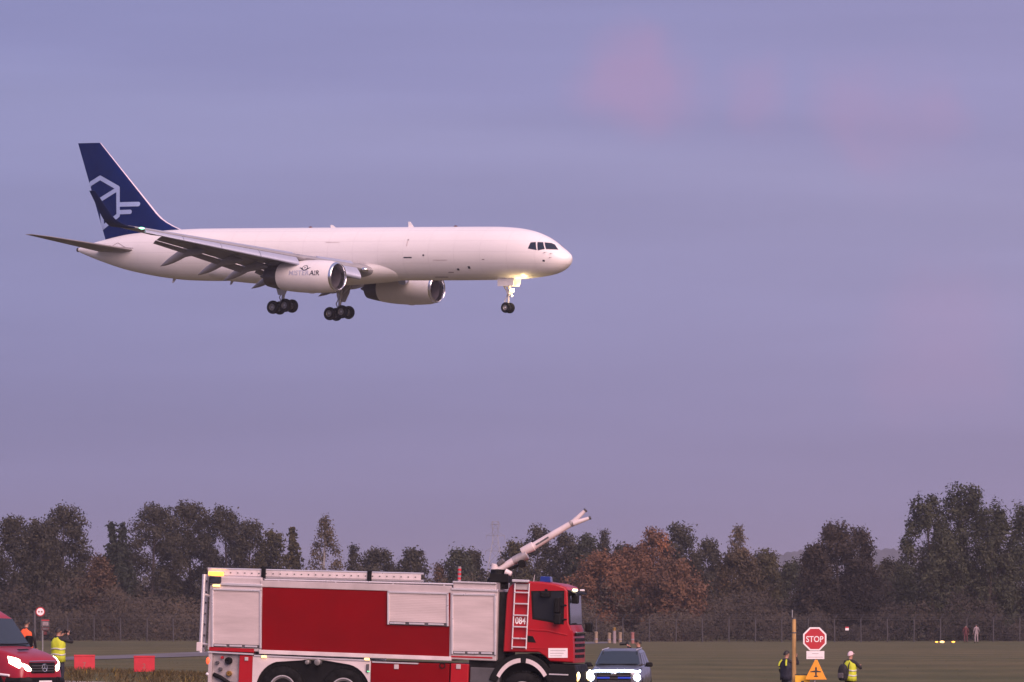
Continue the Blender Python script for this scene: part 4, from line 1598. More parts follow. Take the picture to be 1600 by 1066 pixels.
for py in (928, 1005):
    a, b = T(309 if py < 950 else 303, py), T(322, py + 4)
    MB().tube([(a[0], -HW + .12, a[1]), (b[0], -HW + .12, b[1])], .035, 6).build('ladder_stay', 'rail_alu', rlo)
a, b = T(303, 1004), T(303, 1018)
MB().bb(a[0] - .05, a[0] + .09, -HW + .04, -HW + .2, b[1], a[1]).build('ladder_foot', 'truck_white', rlo, bevel=.015)

# ---- roof monitor with raised boom, stowed over the roof centre line
YB = -.25
mo = MB()
x, z = T(766, 900)
mo.lathe([(-.35, .30), (-.1, .30), (0, .22), (.18, .20), (.2, .0)], (x, YB, z), (0, 0, 1), 20)
mo.box((x + .08, YB, z - .05), (.5, .7, .22))
mon = mo.build('water_cannon', 'black_plastic', truck, smooth=35)


def seg(name, a, b, r0, r1, m, yoff=0.0, n=14):
    p, q = T(*a), T(*b)
    return MB().cyl((p[0], YB + yoff, p[1]), (q[0], YB + yoff, q[1]), r0, r1, n).build(name, m, mon, smooth=40, bevel=.012)


seg('swivel_cap', (760, 892), (762, 881), .11, .11, 'truck_white')
seg('lower_boom', (766, 891), (792, 875), .085, .105, 'boom_white' if 'boom_white' in MATS else 'truck_white')
seg('lower_boom', (779, 893), (789, 897), .09, .07, 'truck_white', -.2)
seg('elbow', (790, 876), (812, 866), .11, .14, 'pump_grey')
seg('elbow', (803, 862), (822, 853), .11, .135, 'truck_white')
seg('boom_arm', (819, 855), (882, 817), .105, .085, 'truck_white')
seg('boom_joint', (879.5, 818.5), (883, 816.2), .10, .10, 'pump_grey')
seg('nozzle', (882, 817), (902, 798), .07, .05, 'truck_white', .0)
seg('nozzle', (884, 818), (909, 809.5), .075, .045, 'truck_white', -.05)
seg('nozzle_tip', (902, 798), (904, 796), .06, .06, 'grey_box')
seg('nozzle_tip', (909, 809.5), (912, 808.5), .05, .05, 'grey_box', -.05)
seg('hydraulic_ram', (776, 893), (806, 880), .035, .035, 'black_plastic', -.12)
p = T(805, 881)
MB().lathe([(-.1, .11), (.1, .11)], (p[0], YB - .15, p[1]), (0, 1, 0), 14, cap=True).build('hose_drum', 'black_plastic', mon, smooth=30)
for k in range(5):
    p = T(829 + k * 3.6, 849.5 - k * 2.2)
    MB().box((p[0], YB - .095 + .01 * (k % 2), p[1]), (.11, .03, .045), (0, R(-32), 0)).build('boom_marking', 'grey_box', mon)
p = T(771, 878)
MB().box((p[0], YB, p[1]), (.2, .25, .12), (0, R(-40), 0)).build('valve_block', 'grey_box', mon, bevel=.02)

# ================================================================== car and van


def bil(c, u, v):
    a, b, d, e = (Vector(p) for p in c)          # bottom-left, bottom-right, top-right, top-left
    return (a * (1 - u) + b * u) * (1 - v) + (e * (1 - u) + d * u) * v


def face_panel(c, u0, u1, v0, v1, off, th, name, m, parent, n=3, bulge=0.0, bevel=.006):
    a, b, d, e = (Vector(p) for p in c)
    nn = (b - a).cross(e - a).normalized()
    mb = MB()
    co, fs_ = [], []
    for j in range(n + 1):
        for i in range(n + 1):
            u, v = u0 + (u1 - u0) * i / n, v0 + (v1 - v0) * j / n
            k = bulge * (1 - (2 * i / n - 1) ** 2)
            co.append(bil(c, u, v) + nn * (off + k))
    N1 = (n + 1) ** 2
    co += [p - nn * th for p in co[:N1]]
    I = lambda i, j: j * (n + 1) + i
    for j in range(n):
        for i in range(n):
            q = (I(i, j), I(i + 1, j), I(i + 1, j + 1), I(i, j + 1))
            fs_.append(q)
            fs_.append(tuple(N1 + t for t in reversed(q)))
    for i in range(n):
        for q in ((I(i, 0), I(i + 1, 0)), (I(i + 1, n), I(i, n)), (I(0, i + 1), I(0, i)), (I(n, i), I(n, i + 1))):
            fs_.append((q[0], N1 + q[0], N1 + q[1], q[1]))
    mb.add(co, fs_)
    return mb.build(name, m, parent, smooth=50, bevel=0)


def hull_car(stations, name, m, parent):
    rr = []
    for x, zb, wb, zm, wm, zt, wt in stations:
        half = [(0, zb), (wb * .7, zb), (wb, zb + .06), (wm * .995, zb + (zm - zb) * .4), (wm, zm), (wt, zt - .05), (wt * .9, zt), (wt * .45, zt + .025), (0, zt + .03)]
        ring = [(x, y, z) for y, z in half] + [(x, -y, z) for y, z in reversed(half[1:-1])]
        rr.append(ring)
    o = MB().loft(rr).build(name, m, parent, smooth=60)
    md = o.modifiers.new('round', 'SUBSURF')
    md.levels = md.render_levels = 2
    return o


def road_wheel(x, y, z, r, w, parent):
    wh = MB().lathe(tyre_prof(r, w), (x, y, z), (0, 1, 0), 28).build('wheel', 'tyre', parent, smooth=45)
    MB().lathe(hub_prof(r * 1.18, w * 1.02), (x, y, z), (0, 1, 0), 20).build('rim', 'hub', wh, smooth=35)


# ---- silver car facing the camera
YS = 176.0
xs_c = (972 - CX) / FPX * YS
suv = empty('car', (xs_c, YS + 2.0, gzf(xs_c, YS)), (0, 0, R(-90 - 7)), 'silver grey car facing the camera with bright white light bar, beside the fire engine', 'car')
hull_car([(2.36, .42, .55, .62, .66, .84, .62), (2.30, .30, .76, .60, .80, .92, .74), (2.05, .26, .84, .62, .90, .99, .82), (1.5, .25, .86, .66, .925, 1.03, .84),
          (.95, .25, .88, .70, .93, 1.08, .86), (0, .25, .88, .72, .93, 1.12, .87), (-1.5, .25, .88, .74, .93, 1.12, .87), (-2.15, .30, .84, .76, .89, 1.10, .82),
          (-2.34, .42, .66, .78, .76, .98, .68)], 'body', 'car_silver', suv)
gb, gt = [(1.02, .84), (-2.2, .84)], [(.22, .62), (-1.75, .62)]
Z0, Z1 = 1.06, 1.63
roof = MB().loft([[(1.02, .84, Z0), (1.02, -.84, Z0), (-2.2, -.82, Z0), (-2.2, .82, Z0)], [(.28, .67, 1.55), (.28, -.67, 1.55), (-1.75, -.65, 1.57), (-1.75, .65, 1.57)],
                  [(.02, .56, Z1), (.02, -.56, Z1), (-1.6, -.54, Z1 + .02), (-1.6, .54, Z1 + .02)]]).build('roof', 'car_silver', suv, smooth=40, bevel=.10)
wsq = [(1.02, -.84, Z0), (1.02, .84, Z0), (.28, .67, 1.55), (.28, -.67, 1.55)]
face_panel(wsq, .04, .96, .06, .97, .012, .03, 'windscreen', 'windshield_glass', suv, bulge=.03)
for sg in (-1, 1):
    c = [(1.02, sg * .84, Z0), (-2.2, sg * .82, Z0), (-1.75, sg * .65, 1.57), (.28, sg * .67, 1.55)]
    if sg < 0:
        c = [c[1], c[0], c[3], c[2]]
    for u0, u1 in ((.06, .30), (.34, .62), (.66, .92)):
        face_panel(c, u0, u1, .1, .9, .01, .03, 'side_window', 'vehicle_glass', suv)
    m_ = MB().box((.72, sg * 1.06, 1.10), (.16, .24, .16)).build('mirror', 'black_plastic', suv, bevel=.05)
    MB().tube([(.75, sg * .9, 1.05), (.73, sg * 1.0, 1.07)], .03).build('mirror_arm', 'black_plastic', m_)
    for x in (1.45, -1.4):
        road_wheel(x, sg * .80, .36, .36, .24, suv)
    hl = MB()
    hl.sphere((2.21, sg * .73, .67), (.13, .17, .15), 16, 10).build('headlamp', 'lamp_led', suv, smooth=60)
    MB().tube([(2.08, sg * .87, .90), (2.2, sg * .80, .83), (2.24, sg * .78, .56)], .035).build('running_light', 'lamp_led', suv, smooth=40)
    MB().tube([(.42, sg * .60, 1.61), (-1.5, sg * .58, 1.66)], .02).build('roof_rack_rail', 'rail_alu', suv)
face_panel([(-2.2, .82, Z0), (-2.2, -.82, Z0), (-1.75, -.65, 1.57), (-1.75, .65, 1.57)], .06, .94, .1, .9, .01, .03, 'rear_window', 'vehicle_glass', suv)
MB().tube([(2.20, -.84, .875), (2.33, -.6, .90), (2.385, -.25, .905), (2.385, .25, .905), (2.33, .6, .90), (2.20, .84, .875)], .03).build('light_bar', 'lamp_led', suv, smooth=50)
gr = MB().prism([(2.33, .48), (2.40, .50), (2.385, .84), (2.31, .84)], -.58, .58).build('grille', 'black_plastic', suv, bevel=.02)
for k in range(3):
    MB().box((2.402, 0, .55 + k * .1), (.02, 1.1, .02)).build('grille_bar', 'grey_box', gr)
for sg in (-1, 1):
    MB().box((2.41, sg * .36, .66), (.03, .44, .06), (0, 0, 0)).build('strobe_lamp', 'lamp_blue', gr, bevel=.01)
MB().sphere((2.40, 0, .80), (.02, .09, .045)).build('badge', 'emblem', suv, smooth=60)
MB().tube([(2.25, -.9, .35), (2.4, -.4, .33), (2.4, .4, .33), (2.25, .9, .35)], .06).build('bumper', 'black_plastic', suv, smooth=40)
for sg in (-1, 1):
    p = [bil(wsq, .5 - .02 * sg, .05), bil(wsq, .5 + .40 * sg, .07)]
    MB().tube([tuple(q + Vector((.03, 0, .03))) for q in p], .012).build('wiper', 'black_plastic', suv)

# ---- red van at the left edge
YV = 146.0
xv = (67 - CX) / FPX * YV
vyaw = R(-38)
vfront = 2.95
vl = Vector((xv, YV, 0)) - Matrix.Rotation(vyaw, 3, 'Z') @ Vector((vfront, 0, 0))
van = empty('van', (vl.x, vl.y, gzf(xv, YV) - .02), (0, 0, vyaw), 'red van with headlights on, cut by the left edge', 'van')
hull_car([(2.96, .34, .62, .50, .72, .66, .66), (2.90, .26, .82, .52, .86, .94, .76), (2.70, .24, .88, .60, .95, 1.10, .82), (2.30, .24, .90, .70, .97, 1.23, .86),
          (1.62, .24, .92, .80, .98, 1.38, .90), (.8, .24, .92, .9, .985, 1.42, .93), (-1, .24, .92, .9, .985, 1.42, .93), (-2.8, .26, .92, .9, .97, 1.42, .92), (-2.93, .36, .86, .9, .92, 1.38, .86)],
         'body', 'van_red', van)
MB().loft([[(1.70, .90, 1.30), (1.70, -.90, 1.30), (-2.9, -.95, 1.30), (-2.9, .95, 1.30)], [(.98, .84, 2.16), (.98, -.84, 2.16), (-2.88, -.92, 2.16), (-2.88, .92, 2.16)],
           [(.50, .76, 2.42), (.50, -.76, 2.42), (-2.8, -.82, 2.46), (-2.8, .82, 2.46)]]).build('upper_body', 'van_red', van, smooth=40, bevel=.06)
c = [(1.70, -.90, 1.30), (1.70, .90, 1.30), (.98, .84, 2.16), (.98, -.84, 2.16)]
face_panel(c, .03, .97, .06, .99, .012, .04, 'windscreen', 'windshield_glass', van, bulge=.03)
for sg in (-1, 1):
    p = [bil(c, .5 - .04 * sg, .10), bil(c, .5 + .42 * sg, .12)]
    MB().tube([tuple(q + Vector((.05, 0, .04))) for q in p], .016).build('wiper', 'black_plastic', van)
    d = [(1.70, sg * .91, 1.34), (-2.9, sg * .955, 1.34), (-2.88, sg * .925, 2.16), (.98, sg * .85, 2.16)]
    if sg < 0:
        d = [d[1], d[0], d[3], d[2]]
        rngs = ((.79, .985),)
    else:
        rngs = ((.015, .21),)
    for u0, u1 in rngs:
        face_panel(d, u0, u1, .06, .9, .012, .03, 'side_window', 'vehicle_glass', van)
    for x in (1.95, -1.7):
        road_wheel(x, sg * .85, .36, .36, .25, van)
    # swept-back headlamp
    MB().loft([[(2.97, sg * .53, .66), (3.0, sg * .52, .72), (2.93, sg * .54, .80)], [(2.92, sg * .70, .68), (2.94, sg * .70, .80), (2.83, sg * .70, .96)],
               [(2.80, sg * .86, .76), (2.80, sg * .86, .90), (2.68, sg * .84, 1.05)], [(2.54, sg * .965, .90), (2.54, sg * .965, 1.0), (2.46, sg * .94, 1.10)]]).build('headlamp', 'lamp_head', van, smooth=60)
    MB().tube([(2.55, sg * .97, .55), (1.6, sg * .995, .62), (0, sg * 1.0, .62)], .035).build('side_trim', 'sign_white' if sg < 0 else 'black_plastic', van, smooth=40)
    MB().sphere((2.80, sg * .66, .42), (.06, .09, .05)).build('fog_lamp', 'sign_white', van, smooth=60)
    mo_ = MB().box((1.35, sg * 1.12, 1.5), (.16, .22, .34)).build('mirror', 'black_plastic', van, bevel=.05)
    MB().tube([(1.35, sg * .92, 1.40), (1.35, sg * 1.06, 1.42)], .035).build('mirror_arm', 'black_plastic', mo_)
gr = MB().loft([[(2.925, -.50, .60), (2.925, .50, .60), (2.90, .54, .92), (2.90, -.54, .92)], [(3.0, -.46, .62), (3.0, .46, .62), (2.96, .50, .90), (2.96, -.50, .90)]]).build('grille', 'black_plastic', van, bevel=.02)
for k in range(3):
    MB().box((2.995 - .01 * k, 0, .67 + k * .075), (.03, .94, .022)).build('grille_bar', 'grey_box', gr, bevel=.005)
em = MB()
for k in range(24):
    a, b = 2 * PI * k / 24, 2 * PI * (k + 1) / 24
    em.tube([(3.02, .105 * math.cos(a), .76 + .105 * math.sin(a)), (3.02, .105 * math.cos(b), .76 + .105 * math.sin(b))], .012, 5)
for k in range(3):
    a = PI / 2 + 2 * PI * k / 3
    em.tube([(3.02, 0, .76), (3.02, .10 * math.cos(a), .76 + .10 * math.sin(a))], .013, 5)
em.build('badge', 'emblem', gr)
MB().tube([(2.93, -.54, .945), (2.965, 0, .955), (2.93, .54, .945)], .014).build('grille_trim', 'chrome', van, smooth=40)
MB().loft([[(2.99, -.6, .24), (2.99, .6, .24), (2.99, .62, .50), (2.99, -.62, .50)], [(3.05, -.5, .26), (3.05, .5, .26), (3.04, .52, .48), (3.04, -.52, .48)]]).build('bumper', 'black_plastic', van, bevel=.03)
for sg in (-1, 1):
    MB().tube([(2.98, sg * .55, .38), (2.86, sg * .84, .38), (2.45, sg * .96, .38)], .12).build('bumper_end', 'black_plastic', van, smooth=40)
MB().loft([[(2.42, -.42, 1.255), (2.42, .0, 1.262), (2.33, .0, 1.29), (2.33, -.42, 1.28)], [(2.42, -.42, 1.267), (2.42, .0, 1.274), (2.33, .0, 1.302), (2.33, -.42, 1.292)]]).build('bonnet_vent', 'black_plastic', van)
MB().bb(3.052, 3.06, -.26, .26, .30, .40).build('number_plate', 'sign_white', van)

# ================================================================== signs, posts and boards


def plate(name, poly, y0, y1, m, parent, bevel=0.0):
    return MB().prism(poly, y0, y1).build(name, m, parent, bevel=bevel)


def sign_text(txt, x0, x1, zb, zt, y, m, parent, bold=.0, name='lettering'):
    tv, tf, ta, tb_ = text_mesh(txt, 1.0, bold)
    hs = [p[1] for p in tv]
    h0, h1 = min(hs), max(hs)
    MB().add([(x0 + (p[0] - ta) / (tb_ - ta) * (x1 - x0), y, zb + (p[1] - h0) / (h1 - h0) * (zt - zb)) for p in tv], tf).build(name, m, parent)


SS = 50.0
YG = FPX / SS


def sxz(px, py):
    """offset in metres from the foot of the sign post"""
    return (px - 1273) / SS, CAM_H + (CY - py) / SS


g0 = gzf((1273 - CX) / SS, YG)
stop = empty('stop_sign', ((1273 - CX) / SS, YG, 0), None, 'red octagonal STOP sign with white plate and orange triangle on one post', 'sign')
MB().cyl((0, .07, g0 - .1), (0, .07, sxz(0, 981)[1]), .035, .035, 12).build('post', 'galvanised', stop, smooth=40)
oc = lambda r: [(r * math.cos(PI / 8 + PI / 4 * k) / math.cos(PI / 8) + .0, sxz(0, 998.5)[1] + r * math.sin(PI / 8 + PI / 4 * k) / math.cos(PI / 8)) for k in range(8)]
bd = plate('stop_plate', oc(.365), -.012, .012, 'sign_white', stop, .004)
plate('stop_face', oc(.315), -.017, -.0125, 'sign_red', bd)
sign_text('STOP', -.27, .27, sxz(0, 1003.5)[1], sxz(0, 994)[1], -.021, 'sign_white', bd, .012)
sub = plate('text_plate', [sxz(1260, 1017.5), sxz(1288, 1017.5), sxz(1288, 1030), sxz(1260, 1030)], -.012, .012, 'sign_white', stop, .004)
plate('text_line', [sxz(1269, 1021), sxz(1279, 1021), sxz(1279, 1021.8), sxz(1269, 1021.8)], -.016, -.0125, 'sign_print_soft', sub)
plate('text_line', [sxz(1262, 1026.5), sxz(1286, 1026.5), sxz(1286, 1027.3), sxz(1262, 1027.3)], -.016, -.0125, 'sign_print_soft', sub)
tri = plate('triangle_plate', [sxz(1258.5, 1062), sxz(1292, 1062), sxz(1289.5, 1058), sxz(1277, 1031), sxz(1273.5, 1031), sxz(1259.5, 1058)], -.012, .012, 'sign_orange', stop, .004)
pl_ = MB()
cxp, czp = sxz(1275, 1050)
pl_.prism([(cxp - .025, czp - .16), (cxp + .02, czp - .16), (cxp + .03, czp + .12), (cxp, czp + .17), (cxp - .03, czp + .12)], -.017, -.0125)
pl_.prism([(cxp - .18, czp - .01), (cxp + .16, czp - .01), (cxp + .16, czp + .015), (cxp, czp + .05), (cxp - .18, czp + .015)], -.0185, -.0125)
pl_.prism([(cxp - .07, czp - .15), (cxp + .07, czp - .15), (cxp + .06, czp - .12), (cxp - .06, czp - .12)], -.020, -.0125)
pl_.build('airplane_symbol', 'sign_print', tri)

yp = YG + .6
pole = empty('wooden_post', ((1242.3 - CX) / SS, yp, 0), None, 'tall weathered yellow post with dark bands left of the STOP sign', 'post')
zt = CAM_H + (CY - 965.5) / SS
z0 = gzf(pole.location.x, yp) - .1
MB().lathe([(z0, .072), (z0 + 1, .070), (zt - .1, .064), (zt, .058), (zt, 0)], (0, 0, 0), (0, 0, 1), 16, cap=True).build('shaft', 'post_yellow', pole, smooth=40)
for py in (989, 966.5):
    z = CAM_H + (CY - py) / SS
    MB().lathe([(z - .02, .0705), (z + .02, .0705)], (0, 0, 0), (0, 0, 1), 16, cap=True).build('band', 'grey_box', pole)
MB().cyl((-.05, .09, z0), (-.05, .09, CAM_H + (CY - 953) / SS), .018, .015).build('conduit', 'galvanised', pole)
yb_ = YG + .25
bb_ = empty('yellow_board', ((1253 - CX) / SS, yb_, 0), None, 'yellow board with black top edge between the post and triangle sign', 'board')
q = lambda px, py: ((px - 1253) / SS, CAM_H + (CY - py) / SS)
bp_ = plate('panel', [q(1243, 1055.5), q(1266, 1055.5), q(1266, 1076), q(1243, 1076)], -.02, .02, 'sign_yellow', bb_, .006)
plate('top_edge', [q(1242.5, 1054), q(1266.5, 1054), q(1266.5, 1055.4), q(1242.5, 1055.4)], -.026, .026, 'sign_print', bb_)
plate('mark', [q(1252, 1064), q(1257, 1064), q(1256, 1069), q(1253, 1069)], -.024, -.0205, 'sign_print', bp_)
for px in (1246, 1263):
    MB().cyl((q(px, 0)[0], .03, gzf(bb_.location.x, yb_) - .05), (q(px, 0)[0], .03, q(px, 1060)[1]), .02).build('leg', 'galvanised', bb_)

# red marker boards in the weeds
for i, (px, txt, lab) in enumerate(((132, '7', 'red marker board in the weeds, nearest the person in yellow vest'), (225.5, '2', 'red marker board in the weeds, nearest the fire engine'))):
    Ym = 170.0
    X = (px - CX) / FPX * Ym
    S_ = FPX / Ym
    mk = empty('marker_board', (X, Ym, 0), (0, 0, R(4 - 6 * i)), lab, 'board', 'red marker boards in the weeds')
    zt, zb = CAM_H + (CY - 1023.5 - 1.5 * i) / S_, CAM_H + (CY - 1048 - 2 * i) / S_
    w = .345
    pan = MB().prism([(-w, zb), (w, zb), (w, zt - .03), (w - .03, zt), (-w + .03, zt), (-w, zt - .03)], -.04, .04).build('panel', 'marker_red', mk, bevel=.012)
    MB().bb(-w - .008, w + .008, -.052, .052, zt - .055, zt + .006).build('top_rim', 'marker_red', mk, bevel=.008)
    sign_text(txt, -.05, .05, zb + .12, zb + .28, -.043, 'marker_print', pan, .01)
    for sx in (-.26, .26):
        MB().bb(sx - .025, sx + .025, -.03, .03, gzf(X, Ym) - .1, zb + .01).build('leg', 'grey_box', mk)

# round limit sign and the small notice plates behind the left-hand people
Yr = 215.0
S_ = FPX / Yr
X = (61.5 - CX) / S_
rs = empty('road_sign', (X, Yr, 0), None, 'round white sign with red rim above the person in orange', 'sign')
zc = CAM_H + (CY - 956) / S_
MB().cyl((-.2, .05, gzf(X, Yr) - .1), (-.2, .05, zc + .05), .05).build('post', 'grey_box', rs, smooth=40)
MB().lathe([(0, .0), (0, .195), (.03, .195), (.03, 0)], (0.04, .0, zc), (0, 1, 0), 28).build('rim', 'sign_red', rs, smooth=30)
MB().lathe([(-.006, .0), (-.006, .155), (.0, .155)], (0.04, .0, zc), (0, 1, 0), 28).build('face', 'sign_white', rs, smooth=30)
for dx in (-.06, .06):
    MB().bb(.04 + dx - .035, .04 + dx + .035, -.012, -.008, zc - .03, zc + .03).build('figure', 'marker_print', rs)
X = (71 - CX) / S_ * 1.02
ns = empty('notice_board', (X, Yr * 1.02, 0), None, 'small pale notice plates with red top under the round sign', 'sign')
S2 = FPX / (Yr * 1.02)
zz = lambda py: CAM_H + (CY - py) / S2
MB().cyl((-.12, .03, gzf(X, Yr) - .1), (-.12, .03, zz(970)), .025).build('post', 'galvanised', ns)
MB().bb(-.17, .17, -.015, .01, zz(979), zz(970)).build('plate', 'cloth_grey', ns)
MB().bb(-.12, .12, -.02, -.0155, zz(977.5), zz(972)).build('print', 'cloth_pale', ns)
MB().bb(-.17, .17, -.02, .012, zz(970), zz(968.5)).build('top_band', 'marker_red', ns)
MB().bb(-.16, .16, -.015, .01, zz(985), zz(980)).build('plate', 'cloth_maroon', ns)
MB().bb(-.13, .13, -.02, -.0155, zz(984), zz(981)).build('print', 'cloth_grey', ns)
MB().bb(-.08, .06, -.015, .01, zz(992), zz(987)).build('plate', 'cloth_maroon', ns)

# ================================================================== boundary fence
YF = 484.0
XF0, XF1 = -52.0, 54.0
fence = empty('perimeter_fence', (0, YF, 0), None, 'wire mesh perimeter fence with cranked posts at the foot of the trees', 'fence')
pm = MB()
pm.cyl((0, 0, -.1), (0, 0, 2.2), .06, .06, 8)
pm.tube([(0, 0, 2.18), (.18, -.12, 2.42), (.30, -.2, 2.62)], .045, 6)
pmesh = pm.mesh('post', 40)
pmesh.materials.append(MATS['fence_grey'])
npost = int((XF1 - XF0) / 2.5)
for k in range(npost + 1):
    o = bpy.data.objects.new('post', pmesh)
    COL.objects.link(o)
    o.parent = fence
    x = XF0 + k * 2.5
    o.location = (x, 0, gzf(x, YF))
    o.rotation_euler = (0, R(random.uniform(-1.2, 1.2)), 0)
wm = MB()
for k in range(npost):
    xa, xb_ = XF0 + k * 2.5, XF0 + (k + 1) * 2.5
    za, zb_ = gzf(xa, YF), gzf(xb_, YF)
    for h, r_ in ((.05, .010), (.75, .008), (1.45, .008), (2.15, .014)):
        wm.cyl((xa, 0, za + h), (xb_, 0, zb_ + h), r_, r_, 4)
    for h, dx, dy in ((2.33, .12, -.08), (2.46, .2, -.13), (2.6, .29, -.19)):
        wm.cyl((xa + dx, dy, za + h), (xb_ + dx, dy, zb_ + h), .010, .010, 4)
tag(wm.build('strand_wire', 'fence_grey', fence, recalc=False), kind='stuff')
cm = MB()
n_ = int((XF1 - XF0) / .16)
for k in range(n_):
    xa = XF0 + k * .16
    for sg in (-1, 1):
        a, b = (xa, 0.01 * sg, .05 + gzf(xa, YF)), (xa + sg * 1.0, 0.01 * sg, 2.15 + gzf(xa, YF))
        cm.cyl(a, b, .003, .003, 3)
tag(cm.build('chain_link', 'fence_grey', fence, recalc=False), kind='stuff')
p = at(1323.5, 981.5, YF - .1)
ws = empty('warning_plate', p, None, 'tiny white and red plate hung on the fence right of the STOP sign', 'sign')
MB().bb(-.16, .16, -.01, .01, -.22, .0).build('plate', 'sign_white', ws)
MB().bb(-.16, .16, -.012, .012, .002, .12).build('top_band', 'marker_red', ws)

# small airfield lamps and marker posts in the grass
for px, py, lab, m_, s_ in ((1472, 1005.5, 'brightest amber ground lamp in front of the fence', 'lamp_marker', 1.0), (1463.5, 1004, 'dim amber ground lamp left of the brightest one', 'lamp_amber', .6),
                            (1489.5, 1005.5, 'reddish ground lamp right of the brightest amber one', 'lamp_amber', .7)):
    Yl = 462.0
    b = at(px, py, Yl)
    g = gzf(b.x, Yl)
    lm = empty('ground_lamp', (b.x, Yl, g), None, lab, 'lamp', 'amber lamps in the grass by the fence')
    MB().lathe([(0, .16), (.06, .15), (.1, .08)], (0, 0, 0), (0, 0, 1), 12, cap=True).build('base', 'grey_box', lm)
    MB().sphere((0, 0, .17), (.16 * s_ + .05, .1, .10 * s_)).build('lens', m_, lm, smooth=60)
for px, hgt, lab, m_ in ((931.5, 1.05, 'pale marker post nearest the fire engine, in front of the fence', 'marker_pale'), (952, .95, 'yellowish marker post left of the orange-topped one', 'marker_pale'),
                         (960, 1.45, 'tallest marker post with orange top, behind the silver car', 'cloth_pale'), (969, 1.0, 'yellowish marker post right of the orange-topped one', 'marker_pale'),
                         (988.5, 1.0, 'reddish marker post above the silver car', 'marker_print')):
    Ym = 455.0
    X = (px - CX) / FPX * Ym
    mk = empty('marker_post', (X, Ym, gzf(X, Ym)), None, lab, 'post', 'marker posts in front of the fence')
    MB().lathe([(-.1, .16), (hgt * .5, .15), (hgt * .78, .14)], (0, 0, 0), (0, 0, 1), 10, cap=True).build('shaft', m_, mk, smooth=30)
    MB().lathe([(hgt * .78, .15), (hgt * .96, .17), (hgt, .08)], (0, 0, 0), (0, 0, 1), 10, cap=True).build('cap', 'brass' if px == 960 else m_, mk, smooth=30)
    MB().lathe([(hgt * .3, .165), (hgt * .42, .165)], (0, 0, 0), (0, 0, 1), 10, cap=True).build('collar', 'cloth_pale', mk, smooth=30)

# ================================================================== people
# local axes of a figure: x to its right, y the way it faces, z up; built 1.75 m tall and scaled


